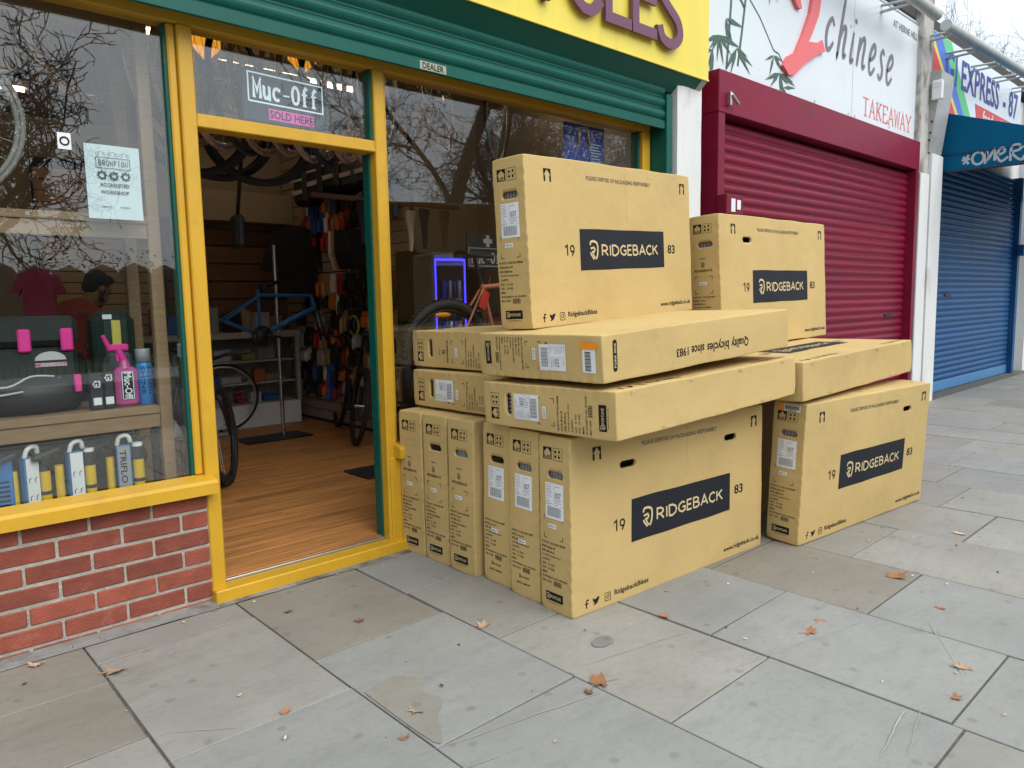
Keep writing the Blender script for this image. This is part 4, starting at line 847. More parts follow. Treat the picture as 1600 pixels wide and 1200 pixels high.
for x in (-.03, .115):
    b = MB(); b.box(x-.022, x+.022, -.128, -.11, .245, .335, .006); b.build('latch', flat('hot_pink', (.75, .04, .30), .4), t)
b = MB(); fnc = lambda u, v, q: (u, -.1125-q, v)
b.poly([(.0, .21)]+arc(.055, .21, .055, .035, 180, 0, 8), fnc); b.box(.0, .11, -.1135, -.112, .185, .2); b.build('badge', flat('badge_grey', (.5, .5, .5)), t)
b = MB(); b.text('MUC-OFF', .0, .187, .11, .012, lambda u, v, q: (u, -.1142, v), 1); b.box(.045, .06, -.1135, -.1125, .10, .15); b.build('pink_print', flat('hot_pink', (.75, .04, .30), .4), t)
b = MB(); b.box(.03, .043, -.1135, -.1125, .10, .145); b.box(.075, .083, -.1135, -.1125, .10, .14); b.build('pale_print', flat('badge_grey', (.5, .5, .5)), t)
t = thing('saddle_bag', 'black saddle bag with pink tab lying on the display rack shelf', 'bag', (.55, .27, SH))
b = MB(); b.ell((0, 0, .075), (.19, .10, .075), n=20, m=12); b.ell((-.2, .02, .06), (.12, .09, .06)); b.build('body', flat('bag_black', (.02, .022, .024), .5), t)
b = MB(); b.box(.13, .155, -.085, -.06, .08, .15, .004); b.build('tab', flat('hot_pink', (.75, .04, .30), .4), t)
b = MB(); b.tube(catmull([(-.22, -.07, .13), (-.1, -.1, .12), (-.02, -.1, .155), (.06, -.09, .15)], 4), .004, 6); b.tube([(-.3, -.02, .02), (-.2, -.08, .08), (-.05, -.11, .1)], .004, 6); b.build('strap', flat('badge_grey', (.5, .5, .5)), t)
t = thing('backpack', 'dark green backpack with yellow strip on the display rack', 'backpack', (.89, .44, SH))
b = MB(); b.box(-.085, .085, -.07, .08, 0, .40, .04); b.build('body', flat('bag_green', (.012, .03, .025), .6), t)
b = MB(); b.box(-.018, .018, -.078, -.068, .24, .36, .003); b.build('strip', flat('strip_yellow', (.6, .52, .1)), t)
b = MB(); b.box(-.05, .05, -.10, -.072, .1, .22, .015); b.build('pocket', flat('pocket_grey', (.06, .07, .09)), t)
b = MB(); b.box(-.05, -.015, -.078, -.069, .365, .385); b.build('tag', M['paper'], t)
def vtext(b, s, u, v, wd, ht, y_, mi=0):   # lettering read along -z (turned a quarter)
    return b.text(s, 0, 0, wd, ht, lambda p, q, w_: (u+q, y_-w_, v-p), 2, mi)
t = thing('cleaner_bottle', 'pink bike cleaner bottle with trigger spray on the shelf', 'bottle', (.872, .215, SH))
b = MB(); b.box(-.044, .044, -.03, .03, 0, .165, .014); b.cyl((0, 0, .16), (0, 0, .195), .026, .015, 14); b.build('bottle', flat('clear_pink', (.48, .07, .27), .15), t)
b = MB(); b.box(-.024, .026, -.0315, -.0305, .03, .15); b.build('label', M['ink'], t)
b = MB(); vtext(b, 'Muc-Off', -.013, .145, .11, .03, -.0325); b.stroke([(-.02, .034), (.022, .034), (.022, .147), (-.02, .147), (-.02, .034)], .003, lambda u, v, q: (u, -.0322, v)); b.build('lettering', M['paper'], t)
b = MB(); b.cyl((0, 0, .19), (-.02, 0, .24), .014); b.box(-.055, .02, -.012, .012, .235, .262, .005); b.cyl((-.05, 0, .24), (-.075, -.01, .30), .011, .008); b.box(-.03, -.018, -.006, .006, .19, .235, .003); b.build('trigger', flat('hot_pink', (.75, .04, .30), .4), t)
t = thing('spray_can', 'blue silicone spray can with clear cap beside the pink bottle', 'spray can', (.95, .225, SH))
b = MB(); b.lathe([(.029, 0), (.031, .004), (.031, .17), (.024, .185)], (0, 0, 0), 18); b.build('can', flat('can_bright_blue', (.02, .2, .55), .3), t)
b = MB(); b.lathe([(.030, .183), (.030, .235), (.028, .238)], (0, 0, 0), 18); b.build('cap', flat('cap_grey', (.3, .34, .36), .2), t)
b = MB(); b.ring((0, 0, .12), (0, 0, 1), .0312, .001, 18, 4)
for s_, u in (('SILICON', .004), ('SHINE', -.02)):
    b.text(s_, 0, 0, .12, .015, lambda p, q, w_: ((u+q), -math.sqrt(max(.0316**2-(u+q)**2, 0)), .165-p), 2)
b.build('lettering', M['ink'], t)
for i, (x, w_, h_, ci, lb) in enumerate(((.755, .05, .15, 1, 'black boxed brake pads standing between bag and pink bottle'), (.80, .035, .19, 1, 'slim black lubricant bottle left of the pink bottle'))):
    o = packet(x, .2, SH, w_, .04, h_, ci, lb, 'small goods on the rack shelf', i == 1)
    b = MB(); b.text('G3', -.015, h_*.6, .03, .03, lambda u, v, q: (u, -.0208, v), 1); b.box(-.015, .015, -.0208, -.0203, .02, .05); b.build('print', M['paper'], o)
# track pumps in card sleeves
for i, x in enumerate((.50, .655, .835)):
    t = thing('track_pump', ['boxed yellow and blue pump leftmost on the window floor', 'boxed yellow and blue pump in the middle of the window floor', 'boxed yellow and blue pump beside the rack upright'][i], 'pump', (x, .19, .506), [.35, .15, -.25][i], 'boxed pumps on the window floor')
    b = MB(); b.box(-.025, .03, -.016, .02, 0, .20, .003); b.build('sleeve', flat('sleeve_blue', (.02, .17, .45), .35), t)
    b = MB(); b.box(-.02, .026, -.0185, -.0163, .01, .195); b.build('sleeve_panel', M['white'] if i < 2 else flat('sleeve_grey', (.3, .3, .33)), t)
    b = MB()
    if i < 2:
        for k in range(4): b.stroke([(-.012+.022*(k % 2), .03+.07*(k//2)), (-.012+.022*(k % 2), .045+.07*(k//2)), (-.004+.022*(k % 2), .05+.07*(k//2))], .003, lambda u, v, q: (u, -.0192, v))
    else: vtext(b, 'TRIFLO', -.012, .18, .14, .024, -.0192)
    b.build('sleeve_print', M['ink'], t)
    b = MB(); b.cyl((.055, .0, 0), (.055, .0, .135), .022, n=16); b.cyl((-.05, .02, 0), (-.05, .02, .15), .016, n=14); b.build('barrel', flat('pump_yellow', (.72, .47, .01), .35), t)
    b = MB(); b.cyl((.055, 0, .135), (.055, 0, .19), .023, .02, 16); b.cyl((.055, 0, .04), (.055, 0, .055), .0225, n=16); b.build('collar', M['black'], t)
    b = MB(); b.cyl((.055, 0, .19), (.055, 0, .205), .0205, n=16); b.tube(catmull([(-.02, -.01, .2), (-.01, -.02, .235), (.02, -.02, .24), (.03, -.01, .21)], 4), .009, 8); b.build('clip', M['white'], t)
    b = MB(); b.tube(catmull([(.05, .03, .2), (.1, .03, .22), (.13, .03, .15), (.135, .03, .05)], 5), .006, 8); b.box(-.09, .02, -.02, .02, .215, .235, .008, Matrix.Rotation(-.3, 4, 'Y')); b.build('hose', M['black'], t)
b = MB(); b.box(.33, .445, .17, .25, .506, .72, .004); o = b.build('pump_carton', flat('sleeve_blue', (.02, .17, .45), .35)); tag(o, 'blue printed carton at the left edge of the window floor', 'carton')
b = MB()
for k in range(6): b.box(.35, .43, .1685, .1695, .53+.018*k, .538+.018*k)
b.build('print', M['ink'], o)
t = thing('spoke_ornament', 'small white camera shaped sticker on the left window glass', 'sticker', (.66, .042, 1.895))
b = MB(); b.box(.0, .045, 0, .002, -.03, .03, .0005); b.build('sticker_face', M['white'], t)
b = MB(); b.ring((.023, -.001, 0), (0, 1, 0), .014, .003, 20, 5); b.tube([(-.0, 0, .025), (-.03, 0, .025), (-.035, 0, 0), (-.03, 0, -.022), (0, 0, -.022)], .002, 5); b.build('print', M['ink'], t)
# paper notice taped to the pane
t = thing('paper_notice', 'white accredited workshop notice taped inside the left window', 'notice', (.845, .054, 1.76), 0)
b = MB(); n = 8
for i in range(n):
    for j in range(n):
        q = [(-.097+.194*(i+a)/n, .0015*sin((i+a)*1.3)*cos((j+c_)*.9), -.14+.28*(j+c_)/n) for a, c_ in ((0, 0), (1, 0), (1, 1), (0, 1))]; b.add(q, [(0, 1, 2, 3)], None, 0, True)
b.build('sheet', flat('notice_paper', (.62, .74, .78), .6), t)
fp = lambda u, v, q: (u, -.0035-q, v)
b = MB(); serif(b, 'BROMPTON', -.052, .062, .105, .02, fp, .12); b.stroke([(-.06, .052), (.06, .052), (.06, .092), (-.06, .092), (-.06, .052)], .0022, fp)
b.text('ACCREDITED', -.052, -.018, .105, .014, fp, 2); b.text('WORKSHOP', -.05, -.045, .10, .014, fp, 2)
for k in (-1, 0, 1):
    b.stroke(arc(.042*k, .025, .0115, .0115, 0, 360, 18), .006, fp)
    for i in range(8):
        a = 2*pi*i/8; b.stroke([(.042*k+.013*cos(a), .025+.013*sin(a)), (.042*k+.018*cos(a), .025+.018*sin(a))], .005, fp, off=.0003)
for u in (-.042, 0, .042):
    b.stroke(arc(u-.012, .105, .006, .006, 0, 360, 10), .001, fp); b.stroke(arc(u+.012, .105, .006, .006, 0, 360, 10), .001, fp, off=.0002); b.stroke([(u-.012, .105), (u-.004, .115), (u+.008, .113), (u+.012, .105)], .001, fp, off=.0004)
b.box(-.05, -.015, -.0036, -.0034, -.095, -.093); b.box(.015, .05, -.0036, -.0034, -.095, -.093)
b.build('print', flat('notice_ink', (.05, .06, .07)), t)
# brand light box in the fanlight and second one in the right window
t = thing('light_box_sign', 'dark light box sign hanging behind the glass above the door', 'sign', (1.64, .16, 2.215), radians(4))
b = MB(); b.box(-.225, .215, 0, .05, -.115, .115, .006); b.build('case', flat('signbox_blue', (.03, .045, .075), .4), t)
fm_ = lambda u, v, q: (u, -.0015-q, v)
M['sign_glow'] = mk('sign_letter', (.7, .8, .85), .5, emit=(.7, .85, .95, .35))
b = MB(); serif(b, 'Muc-Off', -.175, -.005, .335, .08, fm_, .17, .08); b.stroke([(-.195, -.025), (.185, -.025), (.185, .10), (-.195, .10), (-.195, -.025)], .007, fm_); b.build('lettering', M['sign_glow'], t)
b = MB(); b.box(-.10, .135, -.0012, -.0005, -.095, -.045); b.build('band', mk('pink_glow', (.65, .08, .4), .5, emit=(.8, .1, .5, .25)), t)
b = MB(); b.text('SOLD HERE', -.095, -.088, .225, .036, lambda u, v, q: (u, -.0022, v), 2); b.build('band_lettering', M['ink'], t)
b = MB(); b.box(-.18, .18, 0, .02, -.12, .12, .004); o = b.build('hanging_board', M['dark'], None, (3.36, .75, 1.62)); tag(o, 'black lettered board behind the glass left of the tall box', 'sign')
b = MB(); serif(b, 'Muc-Off', -.15, -.08, .30, .07, fm_, .16, .08); b.stroke([(-.17, -.1), (.17, -.1), (.17, .02), (-.17, .02), (-.17, -.1)], .005, fm_); b.stroke([(.0, .03), (.0, .11)], .03, fm_); b.stroke([(-.04, .07), (.04, .07)], .03, fm_, off=.0004); b.build('lettering', flat('dim_letter', (.42, .42, .42)), o)
b = MB(); b.box(-.19, .19, 0, .004, -.16, .16, .001); o = b.build('blue_poster', flat('poster_blue', (.02, .03, .22), .4), None, (3.62, .085, 2.22)); tag(o, 'dark blue poster hung inside the top of the right window', 'poster')
b = MB(); b.text('SUPPORT', .15, -.10, -.24, .035, fm_, 1)
for k in range(7): b.box(.16-.012*(k % 3), .06, -.0016, -.001, -.06+.018*k, -.052+.018*k)
b.build('print', flat('poster_pale', (.35, .4, .5)), o)
b = MB(); b.tube([(-.06, -.004, .03), (-.05, -.006, .14), (.02, -.006, .15), (.05, -.004, .02)], .008, 6); b.build('picture', flat('poster_tan', (.5, .28, .16)), o)
for i, (x, y_, z, w_, h_) in enumerate(((1.46, .62, 2.56, .13, .17), (1.98, .64, 2.60, .15, .16), (.95, .9, 2.68, .1, .12))):  # orange hi-vis boxes, no lamps; the glow is added in their material
    b = MB(); b.poly([(-w_/2, h_/2), (w_/2, h_/2), (w_/2, -h_*.1), (0, -h_/2), (-w_/2, -h_*.1)], lambda u, v, q: (u, q, v), .03)
    tag(b.build('pendant_shade', mk('amber_shade%d' % i, (.75, .28, .02), .5, emit=(1, .38, .03, .7)), None, (x, y_, z)), ['glowing amber shade behind the left end of the fanlight', 'glowing amber shade behind the middle of the fanlight', 'glowing amber shade behind the left window top'][i], 'lamp shade')
# ------------------------------------------------------------------ man in the red hooded top, bending at the bench
def remesh(b, name, mats, parent, vox, loc=None, rot=None, smooth=3):
    o = b.build(name+'_src', mats, None); m = o.modifiers.new('r', 'REMESH'); m.mode = 'VOXEL'; m.voxel_size = vox; m.use_smooth_shade = True
    sm2 = o.modifiers.new('s', 'SMOOTH'); sm2.iterations = smooth; sm2.factor = .5
    me = bpy.data.meshes.new_from_object(o.evaluated_get(bpy.context.evaluated_depsgraph_get())); bpy.data.objects.remove(o)
    me.materials.clear()
    for m_ in (mats if isinstance(mats, list) else [mats]): me.materials.append(m_)
    for p in me.polygons: p.use_smooth = True
    o = bpy.data.objects.new(name, me); link(o, parent)
    if loc is not None: o.location = loc
    if rot is not None: o.rotation_euler = rot
    return o
skin = flat('skin', (.36, .19, .12), .5); hood = flat('hooded_top', (.34, .05, .038), .9, bump=.3, bscale=40)
pm = thing('person', 'person in a dark red hooded top bending over behind the left window', 'person', (1.24, 2.93, FZ-.02), radians(-62))
# local frame: +y is where the person faces, z up
b = MB()
def limb(p, r, n=12):
    b.tube([V(q) for q in p], r, n)
    for q, rr in zip(p, r): b.ell(q, rr, n=10, m=7)
HD = V((.0, .25, 1.37))
Rh = Matrix.Translation(HD) @ Matrix.Rotation(radians(-32), 4, 'X')
b.ell((0, -.01, .03), (.074, .095, .10), Rh); b.ell((0, .045, -.045), (.055, .06, .075), Rh); b.ell((0, .075, -.085), (.03, .03, .028), Rh); b.ell((0, .10, -.012), (.014, .024, .022), Rh); b.ell((0, .096, .02), (.011, .016, .03), Rh); b.ell((0, .09, -.052), (.024, .014, .012), Rh)
for s_ in (-1, 1): b.ell((.075*s_, -.015, -.01), (.012, .02, .032), Rh); b.ell((.03*s_, .083, .04), (.026, .014, .010), Rh)
limb([(0, .08, 1.2), (0, .17, 1.28), HD-V((0, .03, .03))], [.062, .056, .055])
limb([(0, -.10, .86), (0, -.06, 1.0), (0, .03, 1.14), (0, .09, 1.21)], [.135, .13, .14, .10])
limb([(-.12, .06, 1.18), (.12, .06, 1.18)], [.075, .075])
for s_ in (-1, 1):
    limb([(.17*s_, .07, 1.17), (.22*s_, .15, .93), (.15*s_, .36, .86)], [.058, .045, .033])
    limb([(.15*s_, .36, .86), (.13*s_, .42, .85)], [.03, .026])
    for k in range(4): limb([(.13*s_+(k-1.5)*.017, .44, .85), (.13*s_+(k-1.5)*.019, .485, .835), (.13*s_+(k-1.5)*.019, .505, .81)], [.009, .008, .007], 8)
    limb([(.13*s_-.03*s_, .42, .85), (.13*s_-.05*s_, .45, .835)], [.010, .008], 8)
    limb([(.09*s_, -.10, .85), (.10*s_, -.04, .47), (.10*s_, -.08, .09)], [.092, .062, .042]); limb([(.10*s_, -.08, .04), (.10*s_, .1, .03)], [.04, .032])
body = remesh(b, 'body', skin, pm, .009)
b = MB()
limb([(0, -.10, .80), (0, -.06, 1.0), (0, .03, 1.14), (0, .085, 1.2)], [.155, .148, .16, .11]); limb([(-.12, .055, 1.18), (.12, .055, 1.18)], [.09, .09])
for s_ in (-1, 1): limb([(.17*s_, .065, 1.17), (.225*s_, .15, .925), (.155*s_, .35, .86)], [.075, .06, .046])
b.ell((0, .03, 1.235), (.12, .085, .055)); b.ell((0, .0, 1.2), (.10, .07, .07))
remesh(b, 'hooded_top', hood, pm, .011)
b = MB()
for s_ in (-1, 1): limb([(.085*s_, -.10, .84), (.10*s_, -.04, .47), (.10*s_, -.08, .10)], [.108, .078, .062])
remesh(b, 'trousers', flat('trousers', (.03, .03, .035), .9), pm, .012)
b = MB(); b.ell((0, -.028, .05), (.083, .092, .092), Rh, 20, 14); b.ell((0, .03, .105), (.07, .06, .035), Rh); b.ell((0, -.06, -.0), (.07, .055, .07), Rh); b.ell((0, .06, -.098), (.036, .036, .02), Rh)
for s_ in (-1, 1): b.ell((.052*s_, .035, -.075), (.012, .03, .022), Rh); b.ell((.066*s_, .012, -.03), (.010, .012, .05), Rh)
remesh(b, 'hair', flat('dark_hair', (.012, .009, .008), .7, bump=.6, bscale=150), pm, .008, smooth=1)
b = MB()
for s_ in (-1, 1): b.ell((.03*s_, .088, .018), (.011, .008, .007), Rh)
b.build('eyes', flat('eye_dark', (.02, .015, .012), .2), pm)
b = MB(); b.poly([(-.11, 0), (-.04, .04), (.04, .04), (.11, 0), (.15, -.11), (.11, -.13), (.09, -.08), (.09, -.42), (-.09, -.42), (-.09, -.08), (-.11, -.13), (-.15, -.11)], lambda u, v, q: (u, q, v), .08)
tag(b.build('cycling_jersey', flat('jersey_pink', (.38, .03, .09), .85), None, (.98, 2.45, 1.50), (0, 0, -.3)), 'deep pink cycling jersey hanging behind the left window', 'jersey')

# dark clutter behind the pumps: folded tubes, locks and shoes
for i in range(9):
    b = MB(); r_ = random.Random(40+i); x = .30+.078*i
    for k in range(3): b.ring((x, .42+.03*k, .60+.03*r_.random()), (r_.gauss(0, .4), 1, r_.gauss(0, .3)), .05+.02*r_.random(), .012, 20, 6)
    tag(b.build('folded_tubes', M['rubber']), 'bundle of folded inner tubes behind the boxed pumps', 'inner tubes', 'inner tubes behind the pumps')
b = MB(); b.box(-2.1, .96, .60, .62, .505, .80); b.build('display_back', M['dark'], shop)  # dark board added to stand in for the shade behind the shelf
# ------------------------------------------------------------------ bicycle cartons
CL, CW, CH = 1.368, .1845, .735
def bulge(u, v, a, b_): return sin(pi*min(max(u/a, 0), 1))*sin(pi*min(max(v/b_, 0), 1))
def deform(p):
    x, y_, z = p; q = V(p)
    e = .006
    n_ = V((noise.noise(V((x*5, y_*5, z*5))), noise.noise(V((x*5+9, y_*5, z*5))), noise.noise(V((x*5, y_*5+7, z*5)))))*.003
    if y_ < e: q.y -= .0045*bulge(x, z, CL, CH)*(1+.6*noise.noise(V((x*3, 1, z*3))))
    if y_ > CW-e: q.y += .004*bulge(x, z, CL, CH)
    if x < e: q.x -= .003*bulge(y_, z, CW, CH)+(.0075*max(0, (.032-y_)/.032)*(abs(sin(z*pi/.055+.6*noise.noise(V((0, 0, z*7)))))**.6-.55) if y_ < .032 and .02 < z < CH-.02 else 0)
    if x > CL-e: q.x += .003*bulge(y_, z, CW, CH)
    if z > CH-e: q.z += .003*bulge(x, y_, CL, CW)
    if z < e: q.z += .002*bulge(x, y_, CL, CW)
    k = 1.0
    for c, d_ in ((x, CL), (y_, CW), (z, CH)): k *= max(0, 1-min(c, d_-c)/.035)
    if k > 0: q += (V((CL/2, CW/2, CH/2))-q).normalized()*k*.004*(1+noise.noise(V((x*3, y_*9, z*3))))
    return q+n_
def rounded(xs, ys, zs, r):
    vs_ = []; idx = {}; fs_ = []
    dims = (xs[-1], ys[-1], zs[-1])
    def vid(p):
        k = tuple(round(c, 5) for c in p)
        if k not in idx:
            inn = V([min(max(p[a], r), dims[a]-r) for a in range(3)]); d = V(p)-inn
            idx[k] = len(vs_); vs_.append(tuple(deform(inn+d.normalized()*r*(1+.0*1) if d.length > 1e-9 else V(p))))
        return idx[k]
    A = (xs, ys, zs)
    for ax in range(3):
        a, b_ = [t_ for t_ in range(3) if t_ != ax]
        for side in (0, 1):
            for i in range(len(A[a])-1):
                for j in range(len(A[b_])-1):
                    q = []
                    for (u, v) in ((i, j), (i+1, j), (i+1, j+1), (i, j+1)):
                        p = [0, 0, 0]; p[ax] = dims[ax]*side; p[a] = A[a][u]; p[b_] = A[b_][v]; q.append(vid(p))
                    fs_.append(q if (side == 1) == (ax != 1) else q[::-1])
    return vs_, fs_
R_E = .0045
def lin(L, n):
    return [0, R_E*.5, R_E]+[R_E*2.2+(L-4.4*R_E)*i/n for i in range(n+1)]+[L-R_E, L-R_E*.5, L]
_body = {}
def slot(c, ax, hw, hh, dep):
    b = MB(); pts = arc(hw-hh, 0, hh, hh, -90, 90, 8)+arc(-hw+hh, 0, hh, hh, 90, 270, 8)
    if ax == 'x': b.poly(pts, lambda u, v, q: (c[0]-.03+q, c[1]+u, c[2]+v), dep+.03)
    else: b.poly(pts, lambda u, v, q: (c[0]+u, c[1]-.03+q, c[2]+v), dep+.03)
    return b
def body_mesh(end, faces):
    k = (end, tuple(faces))
    if k in _body: return _body[k]
    vs_, fs_ = rounded(lin(CL, 56), lin(CW, 14), lin(CH, 42), R_E)
    b = MB(); b.add(vs_, fs_, sm=True); o = b.build('tmp', M['card'])
    hb_ = MB(); hb_.box(.009, CL-.009, .009, CW-.009, .009, CH-.009)
    cut = [hb_] if (end or faces) else []
    if end: cut.append(slot((0, CW/2-.004, .575), 'x', .046, .0155, .03))
    for (x, z) in faces: cut.append(slot((x, 0, z), 'y', .05, .0155, .03))
    cs = []
    for c in cut:
        co = c.build('cut', M['card'], norm=True); cs.append(co); m = o.modifiers.new('b', 'BOOLEAN'); m.object = co; m.operation = 'DIFFERENCE'; m.solver = 'EXACT'
    me = bpy.data.meshes.new_from_object(o.evaluated_get(bpy.context.evaluated_depsgraph_get()))
    me.name = 'carton_body'
    if not me.materials: me.materials.append(M['card'])
    for c in cs+[o]: bpy.data.objects.remove(c)
    _body[k] = me; return me
def on_face(kind, off=.0009):
    def f_(u, v, q=0):
        if kind == 'end': p = deform((0, CW-u, v)); p.x -= off+q
        elif kind == 'front': p = deform((u, 0, v)); p.y -= off+q
        elif kind == 'top': p = deform((u, v, CH)); p.z += off+q
        return p
    return f_
fe = on_face('end'); ff = on_face('front'); ft = on_face('top')
def grid_rect(b, u0, u1, v0, v1, f_, n=8, m=3, off=0):
    for i in range(n):
        for j in range(m):
            b.add([f_(u0+(u1-u0)*(i+a)/n, v0+(v1-v0)*(j+c)/m, off) for a, c in ((0, 0), (1, 0), (1, 1), (0, 1))], [(0, 1, 2, 3)], None, 0, True)
def house(b, u0, v0, w_, h_, f_, txt=None):   # black block with pale house-shaped arrow
    hs_ = [(u0+w_*x, v0+h_*y_) for x, y_ in ((.22, 0), (.22, .48), (.04, .48), (.5, .95), (.96, .48), (.78, .48), (.78, 0))]
    if txt: hs_ = [(u0+w_*x, v0+h_*y_) for x, y_ in ((.14, .06), (.14, .50), (.03, .50), (.5, .93), (.97, .50), (.86, .50), (.86, .06))]
    if txt:
        b.poly([[(u0, v0), (u0+w_, v0), (u0+w_, v0+h_), (u0, v0+h_)], hs_], f_); b.text(txt, u0+w_*.2, v0+h_*.09, w_*.6, h_*.24, f_, 2)
    else:
        b.poly([(u0, v0), (u0+w_*.22, v0), (u0+w_*.22, v0+h_*.48), (u0+w_*.04, v0+h_*.48), (u0+w_*.5, v0+h_*.95), (u0+w_*.96, v0+h_*.48), (u0+w_*.78, v0+h_*.48), (u0+w_*.78, v0), (u0+w_, v0), (u0+w_, v0+h_), (u0, v0+h_)], f_)
def frame_rect(b, u0, u1, v0, v1, t_, f_):
    b.poly([[(u0, v0), (u1, v0), (u1, v1), (u0, v1)], [(u0+t_, v0+t_), (u1-t_, v0+t_), (u1-t_, v1-t_), (u0+t_, v1-t_)]], f_)
def shield(b, u, v, h_, f_, off=0):   # round-topped R mark of slanted bars
    w_ = h_*.72
    b.stroke(catmull([(u, v+h_*.80), (u+w_*.1, v+h_*.98), (u+w_*.55, v+h_), (u+w_*.95, v+h_*.86), (u+w_, v+h_*.5), (u+w_*.9, v+h_*.2), (u+w_*.72, v+h_*.02)], 3), h_*.13, f_, off=off)
    b.stroke([(u+w_*.05, v+h_*.62), (u+w_*.5, v+h_*.66), (u+w_*.62, v+h_*.54), (u+w_*.5, v+h_*.42), (u+w_*.2, v+h_*.42)], h_*.11, f_, off=off)
    b.stroke([(u+w_*.02, v+h_*.40), (u+w_*.10, v+h_*.28), (u+w_*.48, v+h_*.0)], h_*.11, f_, off=off)
    b.stroke([(u+w_*.3, v+h_*.36), (u+w_*.62, v+h_*.06)], h_*.10, f_, off=off)
prints = {}
def mesh_of(key, fnc, mat):
    if key not in prints:
        b = MB(); fnc(b); me = b.mesh(key); me.materials.append(mat); prints[key] = me
    return prints[key]
def p_up(): return mesh_of('uparrow', lambda b: house(b, .028, .638, .05, .05, fe, 'UP'), M['ink'])
def p_frag():
    def g_(b):
        frame_rect(b, .087, .14, .636, .688, .0016, fe)
        for (u, v) in ((.1, .672), (.122, .674), (.1, .652), (.121, .651)): b.poly(arc(u, v, .006, .006, 0, 330, 7), fe)
        b.stroke([(.114, .66), (.137, .66)], .0012, fe); b.stroke([(.1, .646), (.1, .662)], .0014, fe, off=.0002)
    return mesh_of('fragile', g_, M['ink'])
def p_end(model):
    def g_(b):
        lines = {'vernon': ['PRODUCT CODE: RB21VER', 'MODEL: Vernon', 'SIZE: MD-45cm', 'COLOR: Gunmetal Black'], 'motion': ['PRODUCT CODE: RD21VERSIM', 'MODEL: Motion GP', 'SIZE: SM-38mm', 'COLOR: Fonteblu Grey'], 'comet': ['PRODUCT CODE: RB21COMET', 'MODEL: Comet DT', 'SIZE: SM-40 mm', 'COLOR: Dark Green']}[model]
        v = .296
        for i, s_ in enumerate(lines+['QUANTITY:', 'N.W.   12  KGS.', 'G.W.   20  KGS.', 'MEAS:', 'SPORTLINE PO NO: SP002034', 'EAN CODE:']):
            wd = {0: .135, 1: .08, 2: .075, 3: .11, 4: .05, 5: .075, 6: .075, 7: .03, 8: .145, 9: .055}[i]
            b.text(s_, .014, v-.0095, wd, .0095, fe, 1); v -= .0185
    return mesh_of('endprint_'+model, g_, M['ink'])
def p_bar():
    def g_(b):
        for i in range(13): b.poly([(.082+.0034*i, .112), (.082+.0034*i+.0013+.0009*(i % 3 == 0), .112), (.082+.0034*i+.0013+.0009*(i % 3 == 0), .134), (.082+.0034*i, .134)], fe)
    return mesh_of('endbars', g_, M['ink'])
def p_maker(model):
    def g_(b):
        if model == 'comet':
            shield(b, .055, .082, .016, fe); b.text('SPORTLINE', .068, .084, .05, .009, fe, 1); b.text('MADE IN CAMBODIA', .04, .055, .085, .010, fe, 1)
        else:
            grid_rect(b, .033, .132, .045, .082, fe, 4, 2); b.text('www.sportline.co.uk', .045, .034, .075, .006, fe, 1)
    return mesh_of('maker'+('c' if model == 'comet' else 'v'), g_, M['ink'])
def p_end2():
    def g_(b):
        shield(b, .072, .452, .026, fe); b.text('RIDGEBACK', .03, .428, .112, .013, fe, 2); b.text('VERNON', .065, .498, .04, .006, fe, 1)
    return mesh_of('endlogo', g_, M['ink'])
def p_brk():
    def g_(b):
        for (u, v, a, c) in ((.03, .402, 1, -1), (.138, .402, -1, -1), (.03, .312, 1, 1), (.138, .312, -1, 1)): b.stroke([(u+.018*a, v), (u, v), (u, v+.018*c)], .0025, fe)
    return mesh_of('endbrackets', g_, M['ink'])
def p_blk():
    def g_(b):
        b.text('SPORTLINE', .055, .0565, .065, .013, lambda u, v, q=0: fe(u, v, .0006), 2); shield(b, .04, .052, .022, fe, .0006)
    return mesh_of('endbadge', g_, M['card_print'])
